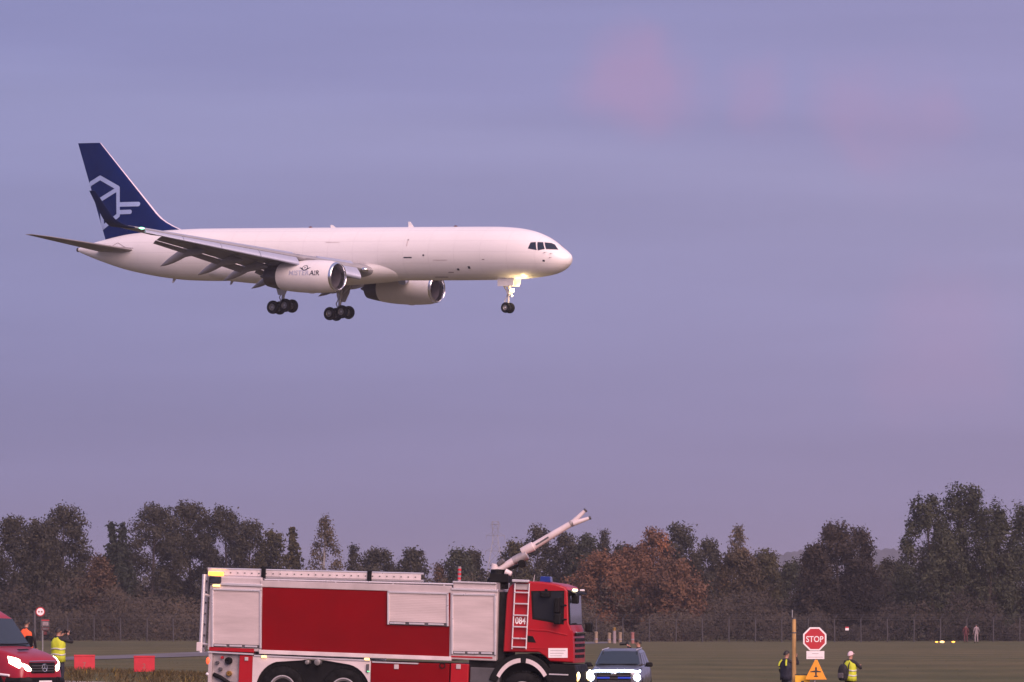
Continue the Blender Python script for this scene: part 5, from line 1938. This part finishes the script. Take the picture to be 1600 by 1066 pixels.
def person(name, label, loc, face, height, top, legs, arms, hair='hair_dark', head_turn=0.0, lean=0.0, group=None, stance=.02):
    root = empty(name, loc, (0, 0, face), label, 'person', group)
    k = height / 1.75
    root.scale = (k, k, k)
    L = math.sin(lean)
    J = {
        'pelvis': ((0, 0, .95), (.155, .115)), 'waist': ((0, .0 + .1 * L, 1.10), (.145, .105)), 'chest': ((0, .0 + .3 * L, 1.30), (.175, .12)),
        'upper': ((0, -.01 + .42 * L, 1.42), (.14, .09)), 'neck': ((0, .0 + .5 * L, 1.51), (.055, .058)), 'jaw': ((0, .025 + .55 * L, 1.575), (.062, .075)),
        'head': ((0, .02 + .6 * L, 1.655), (.078, .096)), 'crown': ((0, .0 + .6 * L, 1.715), (.058, .07)),
    }
    E_ = [('pelvis', 'waist'), ('waist', 'chest'), ('chest', 'upper'), ('upper', 'neck'), ('neck', 'jaw'), ('jaw', 'head'), ('head', 'crown')]
    for sg, nm in ((-1, 'l'), (1, 'r')):
        J['hip' + nm] = ((sg * .10, 0, .88), (.095, .10))
        J['knee' + nm] = ((sg * (.105 + stance), .02, .49), (.065, .07))
        J['shin' + nm] = ((sg * (.107 + stance), -.01, .33), (.058, .062))
        J['ankle' + nm] = ((sg * (.11 + stance), -.03, .09), (.042, .045))
        J['toe' + nm] = ((sg * (.125 + stance), .13, .045), (.042, .035))
        E_ += [('pelvis', 'hip' + nm), ('hip' + nm, 'knee' + nm), ('knee' + nm, 'shin' + nm), ('shin' + nm, 'ankle' + nm), ('ankle' + nm, 'toe' + nm)]
        el, wr = arms[nm]
        sh = (sg * .185, -.01 + .42 * L, 1.425)
        J['sh' + nm] = (sh, (.066, .066))
        J['el' + nm] = (el, (.05, .05))
        J['wr' + nm] = (wr, (.033, .03))
        d = (Vector(wr) - Vector(el)).normalized()
        J['palm' + nm] = (tuple(Vector(wr) + d * .075), (.036, .022))
        E_ += [('upper', 'sh' + nm), ('sh' + nm, 'el' + nm), ('el' + nm, 'wr' + nm), ('wr' + nm, 'palm' + nm)]
    names = list(J)
    me = bpy.data.meshes.new('body')
    me.from_pydata([J[n][0] for n in names], [(names.index(a), names.index(b)) for a, b in E_], [])
    o = bpy.data.objects.new('body', me)
    COL.objects.link(o)
    sk = o.modifiers.new('skin', 'SKIN')
    sk.use_smooth_shade = True
    for i, n in enumerate(names):
        sv = me.skin_vertices[0].data[i]
        sv.radius = J[n][1]
        sv.use_root = n == 'pelvis'
    ss = o.modifiers.new('sub', 'SUBSURF')
    ss.levels = ss.render_levels = 2
    dg = bpy.context.evaluated_depsgraph_get()
    bm_ = bpy.data.meshes.new_from_object(o.evaluated_get(dg))
    bpy.data.objects.remove(o)
    # hands' fingers, nose and ears are added to the same body mesh
    ex = MB()
    for sg, nm in ((-1, 'l'), (1, 'r')):
        el, wr = (Vector(v) for v in arms[nm])
        d = (wr - el).normalized()
        s_ = d.orthogonal().normalized()
        u_ = d.cross(s_)
        tipb = wr + d * .09
        for f, (off, ln) in enumerate(((-.028, .065), (-.010, .078), (.009, .072), (.027, .056))):
            b0 = tipb + s_ * off
            ex.tube([tuple(b0), tuple(b0 + d * ln * .5 + u_ * .01), tuple(b0 + d * ln * .85 + u_ * .035)], [.0095, .009, .007], 6)
        b0 = wr + d * .04 - s_ * .035
        ex.tube([tuple(b0), tuple(b0 + d * .03 - s_ * .025 + u_ * .01), tuple(b0 + d * .06 - s_ * .03 + u_ * .025)], [.011, .0105, .008], 6)
    hc = Vector(J['head'][0])
    R_ = Matrix.Rotation(head_turn, 3, 'Z')
    hp = lambda x, y, z: tuple(hc + R_ @ Vector((x, y, z)))
    ex.loft([[hp(-.008, .088, .02), hp(.008, .088, .02), hp(0, .09, .03)], [hp(-.018, .085, -.03), hp(.018, .085, -.03), hp(0, .125, -.025)], [hp(-.008, .08, -.04), hp(.008, .08, -.04), hp(0, .1, -.042)]])
    for sg in (-1, 1):
        ex.sphere(hp(sg * .082, -.005, -.005), (.012, .022, .034), 8, 6)
        ex.sphere(hp(sg * .03, .088, .022), (.012, .008, .008), 8, 5)
    ex.sphere(hp(0, .085, -.062), (.024, .01, .007), 8, 5)
    b = bmesh.new()
    b.from_mesh(bm_)
    nb = len(b.faces)
    ev = [b.verts.new(p) for p in ex.v]
    for f in ex.f:
        try:
            q = b.faces.new([ev[i] for i in f])
            q.smooth = True
        except ValueError:
            pass
    bmesh.ops.recalc_face_normals(b, faces=b.faces)
    b.faces.ensure_lookup_table()
    wrs = [(Vector(arms[n][1]), (Vector(arms[n][1]) - Vector(arms[n][0])).normalized()) for n in 'lr']
    for i, f in enumerate(b.faces):
        c_ = f.calc_center_median()
        mi = 1
        if c_.z > 1.52 and abs(c_.x) < .14 and i < nb:
            mi = 0
        if i >= nb:
            mi = 0
        for w_, d_ in wrs:
            if (c_ - w_).length < .16 and (c_ - w_).dot(d_) > 0.0:
                mi = 0
        if c_.z < .93 and not any((c_ - w_).length < .3 for w_, _ in wrs):
            mi = 2
        if c_.z < .11:
            mi = 3
        f.material_index = mi
    b.to_mesh(bm_)
    b.free()
    for m in ('skin', top, legs, 'shoe'):
        bm_.materials.append(MATS[m])
    o = bpy.data.objects.new('body', bm_)
    COL.objects.link(o)
    o.parent = root
    # hair or cap as a cap over the skull
    cp = MB()
    rr = []
    for j in range(8):
        a = PI / 2 * j / 7
        rr.append([hp(.094 * math.cos(t) * math.cos(a * .98), -.012 + .108 * math.sin(t) * math.cos(a * .98) , .0 + .01 - .045 * max(0, -math.sin(t)) * (1 - j / 7) + .03 * max(0, math.sin(t)) * (1 - j / 7) + .105 * math.sin(a)) for t in np.linspace(0, 2 * PI, 20, endpoint=False)])
    cp.loft(rr)
    if hair == 'cap_pale':
        cp.loft([[hp(-.07, .08, .035), hp(.07, .08, .035), hp(.07, .08, .045), hp(-.07, .08, .045)], [hp(-.05, .165, .02), hp(.05, .165, .02), hp(.05, .165, .03), hp(-.05, .165, .03)]])
        cp.build('cap', hair, root, smooth=60)
    else:
        cp.build('hair', hair, root, smooth=60)
    return root


def vest(root, m, lean=0.0, bands=True, z0=.83, open_front=False):
    L = math.sin(lean)
    sec = [(z0, .215, .165, 0), (.95, .205, .158, 0), (1.10, .195, .150, .1 * L), (1.25, .212, .158, .25 * L), (1.36, .215, .150, .36 * L), (1.43, .175, .120, .42 * L), (1.485, .105, .085, .47 * L)]
    rr = [[(a * math.copysign(abs(math.cos(t)) ** .8, math.cos(t)), off + b_ * math.copysign(abs(math.sin(t)) ** .8, math.sin(t)) + .008 * math.sin(7 * t + z * 9), z + .012 * math.sin(3 * t)) for t in np.linspace(0, 2 * PI, 28, endpoint=False)] for z, a, b_, off in sec]
    v = MB().loft(rr, cap=False).build('vest', m, root, smooth=70)
    sd = v.modifiers.new('thick', 'SOLIDIFY')
    sd.thickness = .012
    if bands:
        for zc_ in (1.0, 1.16):
            a = float(np.interp(zc_, [s[0] for s in sec], [s[1] for s in sec])) + .006
            b_ = float(np.interp(zc_, [s[0] for s in sec], [s[2] for s in sec])) + .006
            off = float(np.interp(zc_, [s[0] for s in sec], [s[3] for s in sec]))
            rr = [[(a * math.copysign(abs(math.cos(t)) ** .8, math.cos(t)), off + b_ * math.copysign(abs(math.sin(t)) ** .8, math.sin(t)) + .008 * math.sin(7 * t + zc_ * 9), zc_ + dz + .012 * math.sin(3 * t)) for t in np.linspace(0, 2 * PI, 28, endpoint=False)] for dz in (-.022, .022)]
            bnd = MB().loft(rr, cap=False).build('reflective_band', 'reflective', v, smooth=70)
            sd = bnd.modifiers.new('thick', 'SOLIDIFY')
            sd.thickness = .004
            sd.offset = 1
    return v


def photo_camera(label, loc, face, k=1.0):
    c_ = empty('photo_camera', loc, (0, 0, face), label, 'camera')
    c_.scale = (k, k, k)
    bdy = MB().box((0, 0, 0), (.14, .07, .10)).build('camera_body', 'camera_black', c_, bevel=.012)
    MB().prism([(-.03, .05), (.03, .05), (.02, .08), (-.02, .08)], -.03, .03).build('viewfinder', 'camera_black', c_, bevel=.006)
    MB().lathe([(.03, .036), (.10, .038), (.16, .044), (.22, .044), (.22, .036), (.20, .0)], (0, 0, -.005), (0, 1, 0), 18).build('lens', 'camera_black', c_, smooth=40)
    return c_


def stand(px, Y):
    X = (px - CX) / FPX * Y
    return Vector((X, Y, gzf(X, Y)))


def on_person(root, p):
    bpy.context.view_layer.update()
    return root.matrix_world @ Vector(p)


UPL, UPR = ((-.30, .24, 1.36), (-.10, .34, 1.56)), ((.34, .22, 1.34), (.11, .33, 1.56))
DNL, DNR = ((-.27, -.02, 1.14), (-.27, .10, .90)), ((.27, -.02, 1.14), (.27, .10, .90))

p1 = person('person', 'person in yellow vest photographing, standing beside the red van', stand(91, 151), R(-32), 1.84, 'cloth_black', 'cloth_navy', {'l': UPL, 'r': UPR})
vest(p1, 'vest_yellow', z0=.80)
photo_camera('black camera held up by the person in yellow vest beside the van', on_person(p1, (0, .36, 1.63)), R(-32))
p2 = person('person', 'person in orange vest standing behind the bonnet of the red van', stand(41, 160), R(-15), 1.84, 'cloth_black', 'cloth_navy', {'l': DNL, 'r': DNR})
vest(p2, 'vest_orange')
p3 = person('person', 'dark-clothed person photographing behind the silver car', stand(998, 183), R(80), 1.95, 'cloth_black', 'cloth_black', {'l': UPL, 'r': UPR})
photo_camera('black camera held up by the person behind the silver car', on_person(p3, (0, .36, 1.63)), R(80), 1.3)
p4 = person('person', 'person in black with yellow shoulder bands left of the yellow post', stand(1228.5, 169), R(-50), 1.80, 'cloth_black', 'cloth_navy', {'l': DNL, 'r': UPR})
vv = vest(p4, 'cloth_navy', bands=False)
for sg in (-1, 1):
    MB().tube([(sg * .10, -.085, 1.47), (sg * .15, -.15, 1.38), (sg * .17, -.165, 1.28)], .03, 6).build('shoulder_band', 'vest_yellow', vv, smooth=40)
MB().tube([(-.235, -.02, 1.28), (-.24, -.06, 1.18)], .03, 6).build('sleeve_band', 'vest_yellow', vv, smooth=40)
p5 = person('person', 'person in yellow vest and pale cap standing right of the STOP sign', stand(1328.5, 170), R(-38), 1.84, 'cloth_black', 'cloth_navy', {'l': DNL, 'r': ((.33, .12, 1.22), (.18, .30, 1.30))}, hair='cap_pale')
vest(p5, 'vest_yellow')
# backpack hanging off that person's left shoulder
bk = empty('backpack', on_person(p5, (-.10, -.16, .84)), (0, 0, R(-38)), 'black backpack on the back of the person in pale cap', 'backpack')
rr = []
for z, a, d in ((0, .11, .07), (.05, .16, .12), (.2, .19, .15), (.36, .18, .14), (.48, .14, .10), (.55, .07, .05)):
    rr.append([(a * math.cos(t), -.10 + d * math.sin(t), z) for t in np.linspace(0, 2 * PI, 20, endpoint=False)])
bko = MB().loft(rr).build('bag', 'cloth_black', bk, smooth=60)
MB().prism([(-.11, .08), (.11, .08), (.11, .26), (-.11, .26)], -.27, -.22).build('pocket', 'cloth_grey', bk, bevel=.03)
for sx in (-.06, .17):
    MB().tube([(sx, -.05, .2), (sx, -.02, .5), (sx, .08, .655), (sx, .27, .60), (sx, .30, .4)], .02, 6).build('strap', 'cloth_black', bk, smooth=40)
# far figures by the fence
p6 = person('person', 'far person in pale clothes standing at the fence, right of the amber lamps', stand(1525.5, 470), R(20), 1.72, 'cloth_pale', 'cloth_pale', {'l': DNL, 'r': DNR})
p7 = person('person', 'far person in dark red at the fence, left of the pale figure', stand(1509, 474), R(-10), 1.66, 'cloth_maroon', 'cloth_maroon', {'l': DNL, 'r': DNR})

# ================================================================== trees


def tube_np(parts, pts, r, n=6):
    parts.tube([tuple(p) for p in pts], list(r), n)


def leaf_cloud(name, centres, size, per, spread, material, parent, tint_base, droop=0.0, flat=1.0, out=None):
    """many small leaf faces, `per` in a clump round each centre"""
    n = len(centres)
    c = np.repeat(centres, per, axis=0) + rng.normal(0, 1, (n * per, 3)) * np.array([spread, spread, spread * flat])
    m = len(c)
    nrm = rng.normal(0, 1, (m, 3))
    if out is not None:                                    # leaves mostly face outwards from their bough
        nrm = nrm * .55 + np.repeat(out, per, axis=0) * 1.0
    nrm /= np.linalg.norm(nrm, axis=1)[:, None]
    a = rng.normal(0, 1, (m, 3))
    a[:, 2] -= droop
    a -= nrm * np.sum(a * nrm, 1)[:, None]
    a /= np.linalg.norm(a, axis=1)[:, None]
    b = np.cross(nrm, a)
    s = size * rng.uniform(.55, 1.35, m)[:, None]
    co = np.empty((m, 4, 3))
    co[:, 0] = c - a * s
    co[:, 1] = c - b * s * .55 + a * s * .1
    co[:, 2] = c + a * s
    co[:, 3] = c + b * s * .55 + a * s * .1
    tint = np.repeat(np.clip(np.repeat(tint_base, per) + rng.normal(0, .06, m), 0, 1), 4)
    o = bpy.data.objects.new(name, quads_mesh(name, co.reshape(-1, 3), np.arange(4 * m).reshape(-1, 4), tint))
    o.data.materials.append(MATS[material])
    COL.objects.link(o)
    o.parent = parent
    return o


def tree(px, top, wpx, Y, kind, material, label, dens=1.0, name=None, crown0=.16):
    X = (px - CX) / FPX * Y
    g = gzf(X, Y)
    H = CAM_H + (CY - top) / FPX * Y - g
    W = wpx / FPX * Y * {'broad': 1.22, 'upright': 1.55, 'birch': 1.15, 'spruce': 1.65}[kind]
    root = empty(name or {'broad': 'broadleaf_tree', 'spruce': 'spruce_tree', 'birch': 'birch_tree', 'upright': 'broadleaf_tree'}[kind], (X, Y, g), (0, 0, 0), label, 'tree')
    tk = MB()
    cs, tb, outs = [], [], []
    lean_ = rng.normal(0, .02, 2)
    axis = lambda t: np.array([lean_[0] * H * t + .02 * H * math.sin(3 * t + px), lean_[1] * H * t, H * t])
    r0 = .018 * H + .05
    tk.tube([tuple(axis(t)) if t > 0 else (0, 0, -.15) for t in np.linspace(0, .93, 9)], [r0 * (1.25 if i == 0 else (1 - .95 * i / 8)) for i in range(9)], 7)
    if kind == 'spruce':
        nl = int(H * 2.6)
        for i in range(nl):
            t = .08 + .91 * (i + rng.random() * .5) / nl
            rad = W / 2 * (1 - t) ** .82 * rng.uniform(.72, 1.15) + .12
            nb = 6 if t < .8 else 4
            for k in range(nb):
                az = 2 * PI * (k + rng.random() * .7) / nb + i
                d = np.array([math.cos(az), math.sin(az), 0])
                b0 = axis(t)
                end = b0 + d * rad + np.array([0, 0, -.28 * rad + .1])
                if i % 3 == 0:
                    tk.tube([tuple(b0), tuple((b0 + end) / 2 + [0, 0, .05]), tuple(end)], [.03, .02, .008], 4)
                m = max(3, int(rad * 5.5 * dens))
                u = rng.uniform(.15, 1, m)
                q = b0 + (end - b0) * u[:, None] + rng.normal(0, .10, (m, 3))
                cs.append(q)
                tb.append(np.clip(rng.normal(.4, .2) + u * .15, 0, 1))
        leaf = leaf_cloud('crown', np.concatenate(cs), .22, 4, .13, material, root, np.repeat(np.array([np.mean(x) for x in tb]), [len(c) for c in cs]), .9)
    else:
        # a set of lobes carried by limbs, leaf clumps on and just inside each lobe's surface
        nl = {'broad': 36, 'upright': 40, 'birch': 30}[kind]
        for i in range(nl):
            t = crown0 + (1 - crown0) * (i + .5) / nl
            u = (t - crown0) / (1 - crown0)
            if kind == 'broad':
                env = math.sin(PI * min(1, .16 + u * .80)) ** .62
            elif kind == 'upright':
                env = (.80 + .2 * math.sin(PI * u)) * (1 - .60 * u ** 2.4)
            else:
                env = math.sin(PI * min(1, .2 + u * .78)) ** 1.1 * .9
            az = i * 2.4 + rng.random() * .9
            lob = W * {'broad': .175, 'upright': .13, 'birch': .12}[kind] * rng.uniform(.72, 1.25) * (1 - .35 * u)
            rad = max(0, W / 2 * env - lob * .8) * rng.uniform(.55, 1.08)
            c = axis(t * .97) + np.array([math.cos(az) * rad, math.sin(az) * rad, 0])
            c[2] = min(c[2], H - lob * .9)
            base = axis(max(.1, t - {'broad': .2, 'upright': .3, 'birch': .22}[kind]))
            tk.tube([tuple(base), tuple((base + c) / 2 + [0, 0, .25]), tuple(c)], [max(.03, r0 * .35 * (1 - u)), max(.02, r0 * .2 * (1 - u)), .015], 5)
            stretch = {'broad': .82, 'upright': 1.45, 'birch': 1.0}[kind]
            m = int((lob ** 2) * {'broad': 30, 'upright': 40, 'birch': 17}[kind] * dens) + 14
            d = rng.normal(0, 1, (m, 3))
            d /= np.linalg.norm(d, axis=1)[:, None]
            rr_ = lob * rng.uniform(.35, 1.12, m) ** .8
            # uneven outline: bumps by direction
            bump = 1 + .28 * np.sin(d[:, 0] * 5 + i) * np.sin(d[:, 2] * 6 + i * 2) + .15 * np.sin(d[:, 1] * 9 + i)
            q = c + d * (rr_ * bump)[:, None] * np.array([1, 1, stretch])
            if kind == 'birch':
                q[:, 2] -= rng.random(m) * .5 * lob
            kq = q[:, 2] > .2
            q = q[kq]
            outs.append(d[kq] + np.array([0, 0, .35]))
            cs.append(q)
            tb.append(np.clip(rng.normal(.42, .17) + .0 * q[:, 0], 0, 1))
        cc = np.concatenate(cs)
        tt = np.repeat(np.array([np.mean(x) for x in tb]), [len(c) for c in cs])
        leaf = leaf_cloud('crown', cc, {'broad': .155, 'upright': .15, 'birch': .13}[kind], 10, {'broad': .26, 'upright': .22, 'birch': .24}[kind], material, root, tt, .2 if kind != 'birch' else .8, out=np.concatenate(outs))
    tk.build('trunk', 'bark_birch' if kind == 'birch' else 'bark', root, smooth=60, recalc=False)
    return root


TREES = [
    (18, 806, 95, 545, 'broad', 'leaf_dark', 'dark broadleaf tree cut by the left edge'),
    (62, 812, 85, 530, 'broad', 'leaf_dark', 'dark round tree just right of the leftmost tree'),
    (104, 788, 100, 540, 'broad', 'leaf_dark', 'tallest dark tree of the clump at far left, above the person in yellow'),
    (160, 868, 50, 520, 'broad', 'leaf_brown', 'low brown tree in the gap left of the two spruces'),
    (176, 815, 46, 545, 'spruce', 'leaf_conifer', 'left one of two dark pointed spruces near the left clump'),
    (198, 817, 46, 550, 'spruce', 'leaf_conifer', 'right one of two dark pointed spruces near the left clump'),
    (243, 786, 92, 560, 'broad', 'leaf_dark', 'dark tall tree directly right of the two spruces'),
    (297, 781, 104, 565, 'broad', 'leaf_dark', 'tallest dark tree above the rear of the fire engine'),
    (352, 792, 92, 560, 'broad', 'leaf_dark', 'dark tree above the rear shutter of the fire engine'),
    (393, 812, 70, 555, 'broad', 'leaf_dark', 'dark sloping tree right of the tall trees over the engine'),
    (420, 828, 52, 545, 'broad', 'leaf_olive', 'yellowish olive tree at the end of the tall dark group'),
    (460, 823, 40, 550, 'spruce', 'leaf_olive', 'thin pointed conifer left of the wispy birch'),
    (507, 803, 78, 548, 'birch', 'leaf_birch', 'pale wispy birch with open crown above the roof ladder'),
    (553, 850, 40, 560, 'birch', 'leaf_dark', 'small leaning dark tree right of the wispy birch'),
    (592, 857, 80, 575, 'broad', 'leaf_dark', 'low rounded dark tree above the middle of the fire engine'),
    (640, 857, 56, 575, 'broad', 'leaf_dark', 'low dark tree at the end of the roof ladder'),
    (684, 880, 46, 560, 'birch', 'leaf_brown', 'sparse low tree in the gap before the striped mast'),
    (718, 857, 58, 560, 'broad', 'leaf_green', 'green tree behind the striped mast of the engine'),
    (744, 859, 40, 565, 'broad', 'leaf_dark', 'dark tree left of the lattice pylon'),
    (806, 846, 54, 560, 'broad', 'leaf_olive', 'olive tree behind the lower joint of the boom'),
    (840, 822, 62, 570, 'broad', 'leaf_dark', 'dark tree just above the raised boom'),
    (884, 832, 60, 570, 'broad', 'leaf_dark', 'dark tree below the tip of the boom nozzle'),
    (915, 835, 60, 565, 'broad', 'leaf_green', 'green tree right of the boom nozzle'),
    (946, 825, 44, 560, 'birch', 'leaf_dark', 'thin dark tree with loose top right of the nozzle'),
    (975, 850, 56, 560, 'broad', 'leaf_dark', 'low dark tree behind the orange trees'),
    (940, 862, 104, 520, 'broad', 'leaf_orange', 'orange autumn tree right behind the engine cab'),
    (988, 856, 84, 525, 'broad', 'leaf_orange', 'bright orange autumn tree in the middle of the orange group'),
    (1022, 826, 72, 535, 'broad', 'leaf_orange', 'tallest orange autumn tree with loose top'),
    (1063, 819, 74, 545, 'broad', 'leaf_dark', 'dark rounded tree between the orange and the grey tree'),
    (1048, 872, 100, 515, 'broad', 'leaf_rust', 'brown tree below the dark rounded one'),
    (1108, 842, 60, 550, 'broad', 'leaf_dark', 'dark tree left of the pale grey topped tree'),
    (1152, 818, 60, 560, 'birch', 'leaf_birch', 'pale grey rounded treetop standing above its neighbours'),
    (1150, 858, 84, 530, 'broad', 'leaf_rust_olive', 'olive tree in front of the pale grey treetop'),
    (1197, 860, 60, 545, 'broad', 'leaf_olive', 'olive tree at the left side of the gap with hills'),
    (1236, 878, 60, 560, 'broad', 'leaf_green', 'low green tree in the gap below the hills'),
    (1308, 817, 92, 520, 'broad', 'leaf_brownish', 'dark brown tree behind the STOP sign'),
    (1347, 824, 60, 525, 'broad', 'leaf_brownish', 'narrow dark brown tree joined to the one behind the STOP sign'),
    (1278, 850, 60, 515, 'broad', 'leaf_brownish', 'lower brown tree left of the STOP sign tree'),
    (1392, 875, 70, 540, 'broad', 'leaf_dark', 'low dark tree in the gap left of the biggest tree'),
    (1452, 775, 86, 505, 'upright', 'leaf_green', 'left stem of the biggest green tree group at right'),
    (1500, 763, 100, 510, 'upright', 'leaf_green', 'tallest upright green tree at the right side'),
    (1550, 792, 76, 508, 'upright', 'leaf_green', 'right shoulder tree of the big green group'),
    (1604, 786, 74, 512, 'upright', 'leaf_green', 'dark green tree cut by the right edge'),
]
leafmat('leaf_brownish', (0.020, 0.016, 0.013), (0.052, 0.040, 0.028))
leafmat('leaf_under', (0.022, 0.018, 0.014), (0.060, 0.046, 0.031), (0.09, 0.060, 0.036))
leafmat('leaf_rust', (0.070, 0.040, 0.024), (0.135, 0.070, 0.038), (0.20, 0.09, 0.042))
leafmat('leaf_rust_olive', (0.036, 0.030, 0.018), (0.088, 0.064, 0.034), (0.14, 0.085, 0.04))
for t_ in TREES:
    up = t_[4] == 'upright'
    tree(*t_, dens=1.0, crown0=.06)

# undergrowth along the wood's edge and the wood behind: nobody could count these


def mass(name, n, xf, yf, hf, mats, label, size, per, spread):
    X = xf(n)
    Y = yf(n)
    h = hf(X, Y)
    cs = np.stack([X, Y, gz(X, Y) + h * rng.random(n) ** .75], -1)
    brown = np.interp(X, [-60, -45, -38, -25, 4, 12, 22, 30, 60], [.3, .35, .6, .55, .6, .65, .4, .15, .08])    # browner bushes left and centre
    tint = np.clip(brown + .16 * np.sin(X * .9) * np.sin(X * .37 + 2) + rng.normal(0, .08, n), 0, 1)
    od = rng.normal(0, .5, (n, 3)) + np.array([0, -.6, .6])
    o = leaf_cloud(name, cs, size, per, spread, mats, None, tint, out=od)
    return tag(o, label, name.replace('_', ' '), kind='stuff')


wob = lambda X, s: np.sin(X * .31 + s) + .6 * np.sin(X * .83 + 2 * s) + .4 * np.sin(X * 1.9 + s)
mass('undergrowth', 9000, lambda n: rng.uniform(-72, 72, n), lambda n: rng.uniform(492, 512, n), lambda X, Y: np.clip(2.7 + 1.3 * wob(X, 1), .5, 6.5), 'leaf_under',
     'brown mixed bushes along the foot of the wood', .15, 9, .30)
mass('thicket', 9000, lambda n: rng.uniform(-74, 74, n), lambda n: rng.uniform(514, 535, n), lambda X, Y: np.clip(4.8 + 1.0 * wob(X, 3), 1.5, 8), 'leaf_under',
     'dark brown thicket between the trees', .18, 8, .32)
mass('distant_wood', 9000, lambda n: rng.uniform(-92, 92, n), lambda n: rng.uniform(610, 640, n),
     lambda X, Y: np.clip(np.interp(X, [-90, -16, -12, -8, -4, 30, 33, 40, 44, 90], [8.2, 7.6, 6.2, 5.6, 7.8, 8.2, 7.6, 7.2, 8.2, 8.2]) + .35 * wob(X, 5), 2, 10), 'leaf_dark',
     'dark continuous wood behind the trees', .22, 9, .42)

# ================================================================== lattice pylon far off
YP = 1500.0
b = at(774, 960, YP)
pyl = empty('lattice_pylon', (b.x, YP, 0), None, 'grey lattice power pylon rising above the trees behind the boom', 'pylon')
ht = CAM_H + (CY - 815) / FPX * YP
pl_ = MB()
lv = [0, .15, .3, .45, .59, .71, .79, .86, .93, 1.0]
wd = [4.4, 3.6, 3.0, 2.4, 1.9, 1.25, .95, .7, .85, .85]
for a in range(9):
    z1_, z2_, w1, w2 = lv[a] * ht, lv[a + 1] * ht, wd[a], wd[a + 1]
    for sx, sy in ((-1, -1), (1, -1), (1, 1), (-1, 1)):
        pl_.cyl((sx * w1, sy * w1, z1_), (sx * w2, sy * w2, z2_), .12, .12, 4)
    for sy in (-1, 1):
        pl_.cyl((-w1, sy * w1, z1_), (w2, sy * w2, z2_), .06, .06, 4)
        pl_.cyl((w1, sy * w1, z1_), (-w2, sy * w2, z2_), .06, .06, 4)
        pl_.cyl((-w2, sy * w2, z2_), (w2, sy * w2, z2_), .06, .06, 4)
pl_.build('tower', 'lattice', pyl, recalc=False)
for zf, w in ((.86, 2.7), (.71, 2.9), (.97, 1.3)):
    am = MB()
    z = zf * ht
    for sg in (-1, 1):
        am.cyl((0, -.9, z), (sg * w, 0, z), .09, .07, 4)
        am.cyl((0, .9, z), (sg * w, 0, z), .09, .07, 4)
        am.cyl((sg * .9, 0, z + 1.0), (sg * w, 0, z), .07, .06, 4)
        am.cyl((sg * w, 0, z), (sg * w, 0, z - 1.2), .09, .05, 4)
    am.build('cross_arm', 'lattice', pyl, recalc=False)

# ================================================================== evening haze
hz = bpy.data.materials.new('haze')
hz.use_nodes = True
hn, hl_ = hz.node_tree.nodes, hz.node_tree.links
hn.clear()
ho = N(hn, 'ShaderNodeOutputMaterial')
hv = N(hn, 'ShaderNodeVolumePrincipled')
hv.inputs['Color'].default_value = (0.76, 0.74, 0.84, 1)
hv.inputs['Density'].default_value = 0.00015
hv.inputs['Anisotropy'].default_value = 0.2
hl_.new(hv.outputs[0], ho.inputs['Volume'])
hb_ = MB().bb(-3100, 3100, -130, 5300, -8, 66)
h_ = hb_.build('haze', hz)
tag(h_, 'thin evening haze over the airfield', 'haze', kind='stuff')
